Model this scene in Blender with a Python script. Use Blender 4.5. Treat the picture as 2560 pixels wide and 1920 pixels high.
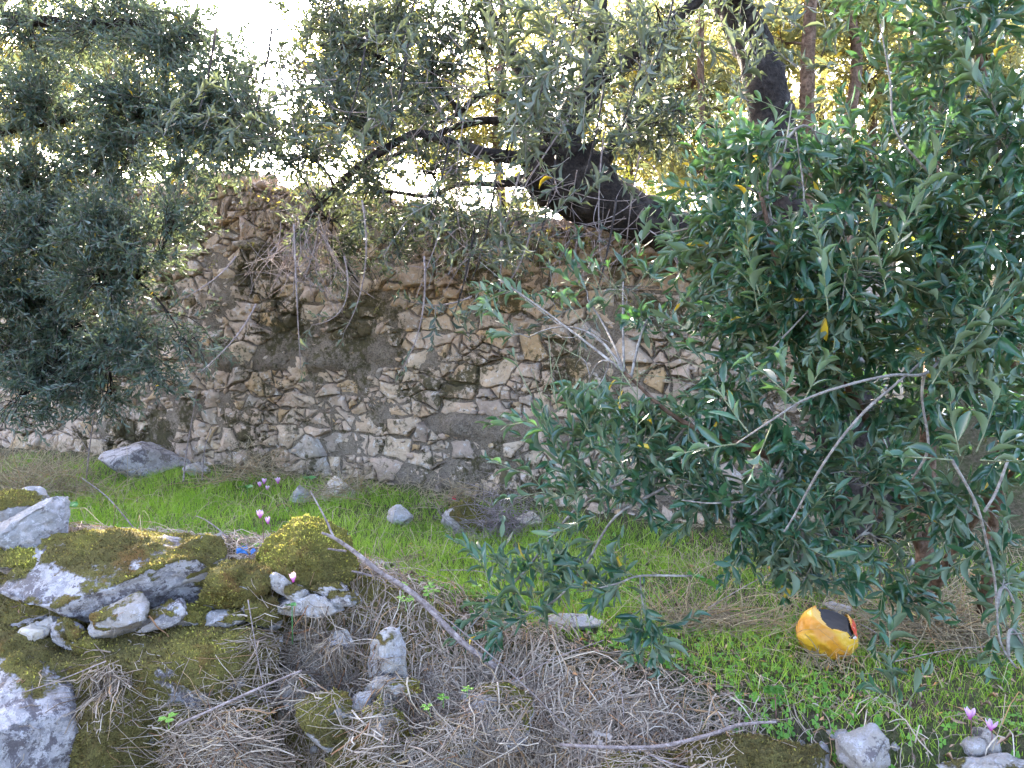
import bpy, math, random
import numpy as np
from mathutils import Vector, Matrix, Euler

# ------------------------------------------------------------------ clear
for o in list(bpy.data.objects):
    bpy.data.objects.remove(o)
SC = bpy.context.scene
COL = SC.collection
R = math.radians

# ------------------------------------------------------------------ camera
F = 2089.0            # focal length in photograph pixels (2560 wide)
HOR = 880.0           # row of the horizon
CAMZ = 1.0
cam_d = bpy.data.cameras.new('camera')
cam_d.sensor_width = 36.0
cam_d.lens = 36.0 * F / 2560.0
cam_d.clip_start = 0.05
cam_d.clip_end = 2000.0
cam = bpy.data.objects.new('camera', cam_d)
COL.objects.link(cam)
PITCH = math.atan((960.0 - HOR) / F)
cam.location = (0, 0, CAMZ)
cam.rotation_euler = (math.pi / 2 - PITCH, 0, 0)
SC.camera = cam

# ------------------------------------------------------------------ world, sun, exposure
SUN_EL, SUN_AZ = 29.0, -16.0      # azimuth from +Y, negative = left
w = bpy.data.worlds.new('World'); SC.world = w; w.use_nodes = True
nt = w.node_tree; nt.nodes.clear()
sky = nt.nodes.new('ShaderNodeTexSky'); sky.sky_type = 'NISHITA'; sky.sun_disc = False
sky.sun_elevation = R(SUN_EL); sky.sun_rotation = R(SUN_AZ)
sky.air_density = .62; sky.dust_density = 4.0; sky.ozone_density = .4
bg = nt.nodes.new('ShaderNodeBackground'); bg.inputs[1].default_value = 0.15
out = nt.nodes.new('ShaderNodeOutputWorld')
nt.links.new(sky.outputs[0], bg.inputs[0]); nt.links.new(bg.outputs[0], out.inputs[0])
sl = bpy.data.lights.new('sun', 'SUN'); sl.energy = 3.6; sl.angle = R(0.55); sl.color = (1.0, 0.9, 0.74)
so = bpy.data.objects.new('sun', sl); COL.objects.link(so)
az, el = R(SUN_AZ), R(SUN_EL)
sdir = Vector((math.sin(az) * math.cos(el), math.cos(az) * math.cos(el), math.sin(el)))
so.rotation_euler = (-sdir).to_track_quat('-Z', 'Y').to_euler()
so.location = (0, 0, 12)
vs = SC.view_settings
vs.view_transform = 'Standard'; vs.look = 'None'; vs.gamma = 1.0; vs.exposure = 4.2
vs.use_curve_mapping = False

# ------------------------------------------------------------------ maths helpers
rng = np.random.default_rng(7)
CP, SP = math.cos(PITCH), math.sin(PITCH)

def ray(px, py):
    """unit-forward ray of a photograph pixel (world space)"""
    a = (px - 1280.0) / F
    b = (py - 960.0) / F
    # camera forward (0,CP,-SP), up (0,SP,CP)
    return np.array([a, CP - b * SP, -SP - b * CP])

def at(px, py, d):
    r = ray(px, py)
    return np.array([0, 0, CAMZ]) + r * (d / r[1])

def cross(a, b):
    a = np.asarray(a, float); b = np.asarray(b, float)
    a0, a1, a2 = a[..., 0], a[..., 1], a[..., 2]; b0_, b1, b2 = b[..., 0], b[..., 1], b[..., 2]
    return np.stack([a1 * b2 - a2 * b1, a2 * b0_ - a0 * b2, a0 * b1 - a1 * b0_], -1)

def unit(a):
    return a / (np.sqrt((a * a).sum(-1, keepdims=True)) + 1e-9)

def hash3(ix, iy, iz):
    h = (ix * 374761393 + iy * 668265263 + iz * 2147483647) & 0xffffffff
    h = ((h ^ (h >> 13)) * 1274126177) & 0xffffffff
    h = (h ^ (h >> 16)) & 0xffffffff
    return h.astype(np.float64) / 4294967295.0

def vnoise(p):
    p = np.asarray(p, float)
    i = np.floor(p).astype(np.int64); f = p - i
    f = f * f * (3 - 2 * f)
    r = 0
    for dx in (0, 1):
        wx = f[:, 0] if dx else 1 - f[:, 0]
        for dy in (0, 1):
            wy = f[:, 1] if dy else 1 - f[:, 1]
            for dz in (0, 1):
                wz = f[:, 2] if dz else 1 - f[:, 2]
                r = r + wx * wy * wz * hash3(i[:, 0] + dx, i[:, 1] + dy, i[:, 2] + dz)
    return r * 2 - 1

def fbm(p, o=3):
    a, s, r = 1.0, 1.0, 0
    for k in range(o):
        r = r + a * vnoise(np.asarray(p) * s + 17.3 * k); a *= .5; s *= 2.03
    return r

def sstep(a, b, x):
    t = np.clip((np.asarray(x, float) - a) / (b - a), 0, 1)
    return t * t * (3 - 2 * t)

# ------------------------------------------------------------------ object helpers
def mesh_np(name, V, quads=None, tris=None, smooth=False, attrs=None):
    m = bpy.data.meshes.new(name)
    V = np.asarray(V, np.float32).reshape(-1, 3)
    nq = 0 if quads is None else len(quads); ntr = 0 if tris is None else len(tris)
    loops = []
    if nq: loops.append(np.asarray(quads, np.int32).ravel())
    if ntr: loops.append(np.asarray(tris, np.int32).ravel())
    loops = np.concatenate(loops)
    m.vertices.add(len(V)); m.vertices.foreach_set('co', V.ravel())
    m.loops.add(len(loops)); m.loops.foreach_set('vertex_index', loops)
    m.polygons.add(nq + ntr)
    st = np.concatenate([np.arange(nq) * 4, nq * 4 + np.arange(ntr) * 3]).astype(np.int32)
    m.polygons.foreach_set('loop_start', st)
    if smooth:
        m.polygons.foreach_set('use_smooth', np.ones(nq + ntr, bool))
    if attrs:
        for k, a in attrs.items():
            at_ = m.attributes.new(k, 'FLOAT', 'POINT'); at_.data.foreach_set('value', np.asarray(a, np.float32))
    m.update(calc_edges=True)
    m.validate()
    return m

def obj(name, mesh, mat, parent=None, loc=(0, 0, 0)):
    o = bpy.data.objects.new(name, mesh); COL.objects.link(o)
    if mat is not None and len(mesh.materials) == 0:
        mesh.materials.append(mat)
    o.location = loc
    if parent is not None: o.parent = parent
    return o

def thing(name, label, cat, loc=(0, 0, 0), group=None):
    o = bpy.data.objects.new(name, None); COL.objects.link(o)
    o.empty_display_size = .1
    o.location = loc; o['label'] = label; o['category'] = cat
    if group: o['group'] = group
    return o

def tag(o, label=None, cat=None, group=None, kind=None):
    if label: o['label'] = label
    if cat: o['category'] = cat
    if group: o['group'] = group
    if kind: o['kind'] = kind
    return o

class MB:
    """collects tubes, strips and loose faces into one mesh"""
    def __init__(s):
        s.V = []; s.Q = []; s.T = []; s.A = []; s.n = 0
    def add(s, V, Q=None, T=None, a=0.0):
        V = np.asarray(V, float).reshape(-1, 3)
        s.V.append(V)
        if Q is not None and len(Q): s.Q.append(np.asarray(Q, np.int64) + s.n)
        if T is not None and len(T): s.T.append(np.asarray(T, np.int64) + s.n)
        s.A.append(np.broadcast_to(np.asarray(a, float), (len(V),)))
        s.n += len(V)
    def tube(s, P, rad, k=5, a=0.0, cap=True, knob=0.0):
        P = np.asarray(P, float); n = len(P)
        rad = np.broadcast_to(np.asarray(rad, float), (n,))
        t = np.empty_like(P); t[1:-1] = P[2:] - P[:-2]; t[0] = P[1] - P[0]; t[-1] = P[-1] - P[-2]; t = unit(t)
        ref = np.array([.31, .17, .93]); 
        if abs(t.mean(0) @ ref) > .85: ref = np.array([.95, .2, .1])
        u = unit(cross(t, ref))
        v = cross(t, u)
        an = np.arange(k) * 2 * math.pi / k
        ring = (P[:, None, :] + rad[:, None, None] * (np.cos(an)[None, :, None] * u[:, None, :] + np.sin(an)[None, :, None] * v[:, None, :]))
        V = ring.reshape(-1, 3)
        if knob > 0:
            dv = V - np.repeat(P, k, 0)
            V = np.repeat(P, k, 0) + dv * (1 + knob * fbm(V * 9.0, 3) + .6 * knob * vnoise(V * np.array([45, 45, 12.])))[:, None]
        i = np.arange(n - 1)[:, None] * k; j = np.arange(k)[None, :]; j2 = (j + 1) % k
        Q = np.stack([i + j, i + j2, i + k + j2, i + k + j], -1).reshape(-1, 4)
        T = None
        if cap:
            T = [[(n - 1) * k, (n - 1) * k + q, (n - 1) * k + q + 1] for q in range(1, k - 1)] + [[0, q + 1, q] for q in range(1, k - 1)]
        s.add(V, Q, T, a)
    def build(s, name, mat, parent=None, base=(0, 0, 0), smooth=True, attr='tint'):
        V = np.concatenate(s.V) - np.asarray(base)
        Q = np.concatenate(s.Q) if s.Q else None
        T = np.concatenate(s.T) if s.T else None
        m = mesh_np(name, V, Q, T, smooth, {attr: np.concatenate(s.A)})
        return obj(name, m, mat, parent)

def bez(a, b, c, n=8):
    t = np.linspace(0, 1, n)[:, None]
    return (1 - t) ** 2 * a + 2 * t * (1 - t) * b + t * t * c

def catmull(P, n=8):
    P = np.asarray(P, float)
    E = np.vstack([2 * P[0] - P[1], P, 2 * P[-1] - P[-2]])
    o = []
    for i in range(1, len(E) - 2):
        t = np.linspace(0, 1, n, endpoint=False)[:, None]
        p0, p1, p2, p3 = E[i - 1], E[i], E[i + 1], E[i + 2]
        o.append(.5 * (2 * p1 + (p2 - p0) * t + (2 * p0 - 5 * p1 + 4 * p2 - p3) * t ** 2 + (3 * p1 - p0 - 3 * p2 + p3) * t ** 3))
    o.append(P[-1:]);
    return np.vstack(o)

# ------------------------------------------------------------------ material helpers
class NT:
    def __init__(s, name):
        s.m = bpy.data.materials.new(name); s.m.use_nodes = True
        s.t = s.m.node_tree; s.t.nodes.clear()
        s.out = s.t.nodes.new('ShaderNodeOutputMaterial')
    def n(s, typ, **kw):
        x = s.t.nodes.new('ShaderNode' + typ)
        for k, v in kw.items(): setattr(x, k, v)
        return x
    def l(s, a, b): s.t.links.new(a, b)
    def val(s, sock, v):
        if hasattr(v, 'links') or hasattr(v, 'is_linked'): s.l(v, sock)
        else: sock.default_value = v
    def noise(s, scale, detail=4, rough=.6, vec=None, dist=0):
        x = s.n('TexNoise'); x.inputs['Scale'].default_value = scale; x.inputs['Detail'].default_value = detail
        x.inputs['Roughness'].default_value = rough; x.inputs['Distortion'].default_value = dist
        if vec is not None: s.l(vec, x.inputs['Vector'])
        return x.outputs['Fac']
    def voro(s, scale, vec=None, out='Distance', feat='F1'):
        x = s.n('TexVoronoi'); x.inputs['Scale'].default_value = scale; x.feature = feat
        if vec is not None: s.l(vec, x.inputs['Vector'])
        return x.outputs[out]
    def ramp(s, fac, stops):
        x = s.n('ValToRGB'); e = x.color_ramp.elements
        while len(e) < len(stops): e.new(.5)
        for i, (p, c) in enumerate(stops):
            e[i].position = p; e[i].color = (c, c, c, 1) if not hasattr(c, '__len__') else (*c, 1)
        s.l(fac, x.inputs[0]); return x.outputs[0]
    def mix(s, fac, a, b, blend='MIX'):
        x = s.n('Mix', data_type='RGBA', blend_type=blend)
        s.val(x.inputs[0], fac)
        for k, v in ((6, a), (7, b)):
            if hasattr(v, '__len__'): x.inputs[k].default_value = (*v, 1)
            else: s.l(v, x.inputs[k])
        return x.outputs[2]
    def math(s, op, a, b=0.0, c=None, clamp=False):
        x = s.n('Math', operation=op); x.use_clamp = clamp
        s.val(x.inputs[0], a); s.val(x.inputs[1], b)
        if c is not None: s.val(x.inputs[2], c)
        return x.outputs[0]
    def attr(s, name):
        x = s.n('Attribute'); x.attribute_name = name; return x.outputs['Fac']
    def pos(s): return s.n('NewGeometry').outputs['Position']
    def bump(s, h, strength=.5, dist=.01):
        x = s.n('Bump'); x.inputs['Strength'].default_value = strength; x.inputs['Distance'].default_value = dist
        s.l(h, x.inputs['Height']); return x.outputs[0]
    def pbsdf(s, col, rough=.8, normal=None, spec=.3, trans=0.0, tcol=None):
        p = s.n('BsdfPrincipled')
        s.val(p.inputs['Base Color'], col if not hasattr(col, '__len__') else (*col, 1))
        s.val(p.inputs['Roughness'], rough); p.inputs['Specular IOR Level'].default_value = spec
        if normal is not None: s.l(normal, p.inputs['Normal'])
        o = p.outputs[0]
        if trans > 0:
            tr = s.n('BsdfTranslucent'); tc = tcol if tcol is not None else col
            s.val(tr.inputs[0], tc if not hasattr(tc, '__len__') else (*tc, 1))
            mx = s.n('MixShader'); mx.inputs[0].default_value = trans
            s.l(o, mx.inputs[1]); s.l(tr.outputs[0], mx.inputs[2]); o = mx.outputs[0]
        s.l(o, s.out.inputs[0]); return s.m

def leaf_mat(name, dark, mid, under, tcol, trans, rough=.38, spec=.4, yellow=(.55, .38, .03)):
    """two-sided leaf; 'tint' 0..0.9 varies the green, above 0.95 is a yellowed leaf"""
    s = NT(name); t = s.attr('tint')
    top = s.mix(t, dark, mid)
    und = s.mix(t, under, tuple(min(1, c * 1.25) for c in under))
    back = s.n('NewGeometry').outputs['Backfacing']
    col = s.mix(back, top, und)
    isy = s.math('GREATER_THAN', t, .95)
    col = s.mix(isy, col, yellow)
    rg = s.math('ADD', s.math('MULTIPLY', back, .3), rough)
    tc = s.mix(isy, tcol, yellow)
    return s.pbsdf(col, rg, None, spec, trans, tc)

def bark_mat(name, a, b, sc=30):
    s = NT(name); p = s.pos()
    n = s.noise(sc, 6, .65, p); c = s.mix(s.ramp(n, [(.35, 0), (.7, 1)]), a, b)
    n2 = s.noise(sc * .25, 3, .6, p)
    c = s.mix(s.ramp(n2, [(.5, 0), (.75, .7)]), c, tuple(min(1, x * 1.6 + .02) for x in b))
    return s.pbsdf(c, .9, s.bump(n, .9, .02), .15)

def straw_mat(name, stops):
    s = NT(name); t = s.attr('tint')
    c = s.ramp(t, stops)
    n = s.noise(140, 2, .5, s.pos())
    c = s.mix(s.ramp(n, [(.3, 0), (.8, .5)]), c, (.12, .09, .07))
    return s.pbsdf(c, .75, None, .2, .15, c)

M = {}
M['leaf_near'] = leaf_mat('olive_leaf_glossy', (.009, .037, .020), (.042, .108, .052), (.10, .135, .085), (.08, .19, .04), .2, .29, .55)
M['leaf_mid'] = leaf_mat('olive_leaf_matte', (.022, .042, .028), (.058, .088, .062), (.13, .15, .125), (.13, .17, .07), .28, .42)
M['leaf_olive'] = leaf_mat('olive_leaf_grey', (.018, .034, .023), (.046, .066, .043), (.095, .108, .085), (.12, .145, .055), .27, .42)
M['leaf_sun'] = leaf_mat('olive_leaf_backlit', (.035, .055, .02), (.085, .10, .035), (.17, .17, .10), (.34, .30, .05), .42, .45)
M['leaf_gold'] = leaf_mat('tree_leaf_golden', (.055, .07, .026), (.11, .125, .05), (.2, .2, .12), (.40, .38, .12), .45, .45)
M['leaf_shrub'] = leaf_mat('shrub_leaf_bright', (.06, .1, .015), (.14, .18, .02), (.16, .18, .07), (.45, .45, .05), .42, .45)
M['bark'] = bark_mat('olive_bark', (.009, .007, .006), (.036, .027, .023), 45)  # darker than real bark: the backlit silhouette is put into the colour
M['bark_light'] = bark_mat('twig_bark', (.14, .115, .10), (.30, .27, .24), 60)
M['bark_brown'] = bark_mat('brown_bark', (.06, .035, .022), (.16, .10, .07), 40)
M['dead_twig'] = bark_mat('dead_twig_bark', (.16, .12, .11), (.34, .27, .25), 80)
M['green_twig'] = bark_mat('young_twig', (.16, .17, .09), (.30, .30, .18), 80)
M['straw'] = straw_mat('dry_thatch', [(0, (.13, .088, .064)), (.3, (.29, .215, .16)), (.65, (.46, .36, .275)), (.82, (.56, .46, .365)), (.92, (.42, .28, .14)), (1, (.34, .15, .07))])
M['hay'] = straw_mat('dry_hay', [(0, (.16, .115, .07)), (.4, (.33, .25, .15)), (.8, (.48, .38, .23)), (1, (.40, .22, .09))])

# ------------------------------------------------------------------ the lie of the land
FWX = np.array([-9, -3.5, -1.69, -.9, -.45, -.1, .4, 1.29, 3.0, 9.0])
FWY = np.array([4.4, 3.2, 2.90, 2.86, 2.84, 2.78, 2.45, 2.12, 1.75, .8])     # top edge of the front wall
FWZ = np.array([.3, .33, .34, .30, .20, .09, .03, .0, .0, .0])              # its height
E_ = np.array([-1, .53]); E_ = E_ / np.linalg.norm(E_)                      # along the ruined wall, to the left
N_ = np.array([-E_[1], E_[0]])                                              # away from the camera is +? fixed below
if N_[1] < 0: N_ = -N_
P0 = np.array([.05, 5.0])

def wall_uw(x, y):
    dx, dy = x - P0[0], y - P0[1]
    return dx * E_[0] + dy * E_[1], dx * N_[0] + dy * N_[1]

def wall_pt(u, wd, z):
    u = np.asarray(u, float); wd = np.asarray(wd, float); z = np.asarray(z, float)
    return np.stack(np.broadcast_arrays(P0[0] + u * E_[0] + wd * N_[0], P0[1] + u * E_[1] + wd * N_[1], z), -1)

def ground(x, y):
    x = np.asarray(x, float); y = np.asarray(y, float)
    yc = np.interp(x, FWX, FWY); zc = np.interp(x, FWX, FWZ)
    zt = .06 * sstep(.5, -1.5, x)
    s = y - yc
    sl_ = np.interp(x, [-3, -.7, -.2, .6, 1.2], [1.9, 1.7, .9, .75, 1.1])
    face = np.maximum(zc + s * sl_, -.7)
    top = zt + (zc - zt) * (1 - sstep(0.1, .75, s))
    z = np.where(s < 0, face, top)
    q = np.stack([x, y, 0 * x], -1).reshape(-1, 3)
    nz = (fbm(q * 2.2, 3) * .025 + fbm(q * 9, 2) * .012).reshape(z.shape)
    u, wd = wall_uw(x, y)
    end = sstep(-1.2, -2.2, u)
    lo = -.1 * end + .12 * (1 - end); hi = 1.6 * end + .2 * (1 - end)
    rise = sstep(lo, hi, wd)
    foot = .10 * sstep(-.7, .0, wd)                      # earth banked against the wall
    up = 1.42 + .035 * np.maximum(wd, 0) + .3 * sstep(3, 12, wd) + 5 * sstep(25, 160, wd)
    z = z + nz + foot * (1 - rise)
    z = z * (1 - rise) + (up + nz * 3) * rise
    return z

def gz(x, y): return float(ground(np.array([x]), np.array([y]))[0])

def hit(px, py, d0=1.3, d1=9.0):
    ds = np.arange(d0, d1, .01); r = ray(px, py)
    P = np.array([0, 0, CAMZ])[None] + r[None] * (ds / r[1])[:, None]
    g = ground(P[:, 0], P[:, 1])
    k = np.argmax(P[:, 2] < g)
    return P[k]

def axis(lo, hi, step, far):
    a = np.arange(lo, hi + 1e-6, step)
    g = [step * 1.5]
    while sum(g) < far: g.append(g[-1] * 1.35)
    c = np.cumsum(g)
    return np.concatenate([(lo - c)[::-1], a, hi + c])

gx = axis(-4.6, 3.4, .045, 600); gy = axis(1.2, 7.6, .045, 600)
GX, GY = np.meshgrid(gx, gy, indexing='xy')
GZ = ground(GX, GY)
V = np.stack([GX, GY, GZ], -1).reshape(-1, 3)
nx, ny = len(gx), len(gy)
ii, jj = np.meshgrid(np.arange(nx - 1), np.arange(ny - 1), indexing='xy')
b0 = (jj * nx + ii).ravel()
Q = np.stack([b0, b0 + 1, b0 + nx + 1, b0 + nx], -1)
yc_ = np.interp(GX, FWX, FWY)
BANK = (sstep(.12, .0, GY - yc_) * sstep(.1, -.5, GX)).ravel()
s = NT('ground_soil'); p = s.pos()
n1 = s.noise(3.5, 6, .65, p); n2 = s.noise(60, 5, .7, p)
c = s.mix(s.ramp(n1, [(.35, 0), (.65, 1)]), (.06, .045, .03), (.055, .075, .022))
c = s.mix(s.ramp(n2, [(.45, 0), (.75, .8)]), c, (.17, .13, .09))
bk = s.math('ADD', s.attr('bank'), s.math('MULTIPLY', s.math('SUBTRACT', s.noise(12, 6, .7, p), .5), 1.1))
mo_ = s.mix(s.ramp(s.noise(25, 5, .7, p), [(.35, 0), (.65, 1)]), (.11, .085, .035), (.19, .155, .05))
c = s.mix(s.ramp(bk, [(.45, 0), (.6, 1)]), c, mo_)
s.pbsdf(c, .95, s.bump(n2, 1.0, .03), .1)
M['soil'] = s.m
g = obj('ground', mesh_np('ground', V, Q, None, True, {'bank': BANK}), M['soil']); g['kind'] = 'structure'

# ------------------------------------------------------------------ stone materials
def wall_stone_mat(name, mortar=False):
    s = NT(name); p = s.pos()
    n1 = s.noise(5, 5, .6, p); n2 = s.noise(38, 6, .7, p); n3 = s.noise(130, 3, .6, p)
    if mortar:
        c = s.mix(s.ramp(n1, [(.35, 0), (.65, 1)]), (.14, .105, .078), (.24, .185, .138))
        c = s.mix(s.ramp(n2, [(.45, 0), (.75, .8)]), c, (.33, .265, .21))
        c = s.mix(s.ramp(s.voro(70, p), [(.1, .7), (.35, 0)]), c, (.28, .225, .18))
        c = s.mix(s.ramp(n3, [(.35, .7), (.55, 0)]), c, (.05, .042, .035))
    else:
        rnd = s.attr('tint')
        c = s.ramp(rnd, [(0, (.33, .255, .205)), (.2, (.46, .325, .245)), (.45, (.54, .395, .275)), (.7, (.50, .35, .265)), (.88, (.47, .30, .15)), (1, (.33, .285, .255))])
        c = s.mix(s.ramp(n1, [(.4, 0), (.7, .6)]), c, (.53, .42, .32))
        c = s.mix(s.ramp(n2, [(.52, 0), (.74, .65)]), c, (.23, .175, .135))
        lich = s.math('MULTIPLY', s.ramp(s.noise(16, 4, .7, p), [(.56, 0), (.6, 1)]), s.ramp(n3, [(.4, 0), (.55, 1)]))
        c = s.mix(s.math('MULTIPLY', lich, .55), c, (.62, .60, .58))
    # dark green-brown moss and black crust growing in patches of its own
    mo = s.noise(2.1, 7, .68, p); mo2 = s.noise(26, 6, .78, p)
    mm = s.math('ADD', mo, s.math('MULTIPLY', s.math('SUBTRACT', mo2, .5), .6))
    mask = s.ramp(mm, [(.52, 0), (.59, .9)])
    mc = s.mix(s.ramp(n2, [(.3, 0), (.7, 1)]), (.03, .025, .013), (.085, .07, .026))
    c = s.mix(mask, c, mc)
    h = s.math('ADD', s.math('MULTIPLY', n2, .8), s.math('MULTIPLY', n3, .35))
    return s.pbsdf(c, .92, s.bump(h, 1.0, .03), .15)
M['wall_stone'] = wall_stone_mat('rubble_limestone')
M['mortar'] = wall_stone_mat('old_lime_mortar', True)

def rock_mat(name, base, base2, lich=.5, dark=.5, orange=0.5):
    s = NT(name); p = s.pos()
    n1 = s.noise(9, 6, .65, p); n2 = s.noise(50, 8, .75, p); n3 = s.noise(190, 4, .7, p)
    c = s.mix(s.ramp(n1, [(.35, 0), (.65, 1)]), base, base2)
    c = s.mix(s.ramp(n2, [(.5, 0), (.75, .5)]), c, tuple(x * .55 for x in base))
    # pale crust lichen, lobed edges
    l1 = s.math('ADD', s.noise(17, 8, .75, p, .5), s.math('MULTIPLY', s.math('SUBTRACT', n2, .5), .45))
    c = s.mix(s.ramp(l1, [(.60 - .16 * lich, 0), (.62 - .16 * lich, .95)]), c, s.mix(n3, (.27, .24, .235), (.50, .455, .45)))
    # dark crust lichen
    l2 = s.math('ADD', s.noise(10, 7, .7, p, .4), s.math('MULTIPLY', s.math('SUBTRACT', n2, .5), .40))
    c = s.mix(s.ramp(l2, [(.66 - .2 * dark, 0), (.69 - .2 * dark, .93)]), c, s.mix(n3, (.055, .045, .048), (.165, .14, .148)))
    # white flecks over it
    fl = s.ramp(s.noise(48, 7, .8, p), [(.55, 0), (.60, 1)])
    c = s.mix(s.math('MULTIPLY', fl, .75), c, (.50, .465, .46))
    fd = s.ramp(s.noise(36, 7, .8, s.math('ADD', 1.7, 0) if False else p, .3), [(.36, 1), (.41, 0)])
    c = s.mix(s.math('MULTIPLY', fd, .8), c, (.085, .068, .062))
    og = s.ramp(s.noise(11, 3, .5, p), [(.80 - .06 * orange, 0), (.82 - .06 * orange, 1)])
    c = s.mix(og, c, (.62, .27, .035))
    st_ = s.ramp(s.noise(4.5, 6, .7, p), [(.48, 0), (.70, .6)])
    c = s.mix(st_, c, s.mix(n2, (.13, .10, .075), (.27, .215, .17)))
    # moss
    at_ = s.attr('moss')
    mk = s.math('ADD', at_, s.math('MULTIPLY', s.math('SUBTRACT', s.noise(55, 5, .7, p), .5), .9))
    mk = s.ramp(mk, [(.42, 0), (.55, 1)])
    mt = s.attr('mosstint')
    mo = s.mix(s.ramp(s.noise(14, 5, .7, p), [(.35, 0), (.65, 1)]), (.13, .10, .038), (.20, .165, .05))
    mo = s.mix(s.math('MULTIPLY', mt, .8), mo, (.25, .23, .04))
    rust = s.ramp(s.noise(8, 6, .7, p), [(.54, 0), (.68, .85)])
    mo = s.mix(rust, mo, (.25, .125, .04))
    mo = s.mix(s.ramp(n3, [(.35, .65), (.6, 0)]), mo, (.05, .04, .015))
    c = s.mix(mk, c, mo)
    h = s.math('ADD', s.math('MULTIPLY', n2, .6), s.math('MULTIPLY', n3, s.math('ADD', .2, s.math('MULTIPLY', mk, .9))))
    return s.pbsdf(c, .93, s.bump(h, .9, .028), .12)
M['rock_lichen'] = rock_mat('lichened_limestone', (.22, .20, .21), (.30, .275, .27), .85, .75, .7)
M['rock_pale'] = rock_mat('pale_limestone', (.27, .235, .205), (.40, .35, .31), .5, .34, .4)
M['rock_grey'] = rock_mat('grey_limestone', (.22, .205, .195), (.31, .285, .275), .45, .25, .1)
M['rock_tan'] = rock_mat('tan_limestone', (.46, .37, .27), (.56, .48, .40), .2, .05, .2)

s = NT('moss_tuft'); t = s.attr('tint')
c = s.ramp(t, [(0, (.07, .052, .02)), (.3, (.16, .125, .042)), (.6, (.25, .205, .055)), (.85, (.35, .305, .06)), (1, (.50, .45, .08))])
s.pbsdf(c, .9, None, .1, .25, c); M['moss'] = s.m

# ------------------------------------------------------------------ rocks
import bmesh
_ico = {}
def ico(n):
    if n not in _ico:
        bm = bmesh.new(); bmesh.ops.create_icosphere(bm, subdivisions=n, radius=1.0)
        bm.verts.ensure_lookup_table()
        _ico[n] = (np.array([v.co[:] for v in bm.verts]), np.array([[v.index for v in f.verts] for f in bm.faces]))
        bm.free()
    return _ico[n]

def vnormals(V, T):
    fn = cross(V[T[:, 1]] - V[T[:, 0]], V[T[:, 2]] - V[T[:, 0]])
    N = np.zeros_like(V)
    for k in range(3): np.add.at(N, T[:, k], fn)
    return N / (np.linalg.norm(N, axis=1)[:, None] + 1e-12)

def rock_geo(seed, rad, sub=4, cuts=14, rough=.09, rot=None):
    r = np.random.default_rng(seed)
    V, T = ico(sub); V = V.copy()
    V = V + V * (fbm(V * 1.9 + seed, 4) * rough * 1.6)[:, None]
    for k in range(cuts):
        n = r.normal(size=3); n /= np.linalg.norm(n)
        o = r.uniform(.48, .85); dd = V @ n - o
        V = V - n * (np.maximum(dd, 0) * .86)[:, None]
    V *= 1 / np.abs(V).max(0)
    V = V * np.asarray(rad)
    if rot is not None:
        V = V @ np.array(Euler(rot).to_matrix()).T
    # mid-scale chipping at real size
    N = vnormals(V, T)
    sc_ = min(1.0, float(np.min(np.asarray(rad))) / .05)
    V = V + N * (sc_ * (fbm(V * 13 + seed * 3.1, 4) * .007 - np.abs(fbm(V * 24 + seed, 4)) * .010 + np.abs(fbm(V * 60 + seed, 2)) * -.004))[:, None]
    return V, T

def tufts(P, N, tint, size, r):
    """tiny upright moss blades: two triangles each"""
    n = len(P)
    d = N * .8 + r.normal(size=(n, 3)) * .45; d[:, 2] += .25
    d /= np.linalg.norm(d, axis=1)[:, None]
    sd = cross(d, r.normal(size=(n, 3))); sd /= np.linalg.norm(sd, axis=1)[:, None] + 1e-9
    L = size * r.uniform(.5, 1.4, n)[:, None]; W = L * .32
    b = P - N * .002
    V = np.stack([b - sd * W * .6, b + sd * W * .6, b + d * L * .6 + sd * W, b + d * L], 1).reshape(-1, 3)
    i = np.arange(n)[:, None] * 4
    T = np.concatenate([i + [0, 1, 2], i + [0, 2, 3]])
    return V, T, np.repeat(tint, 4)

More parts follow.
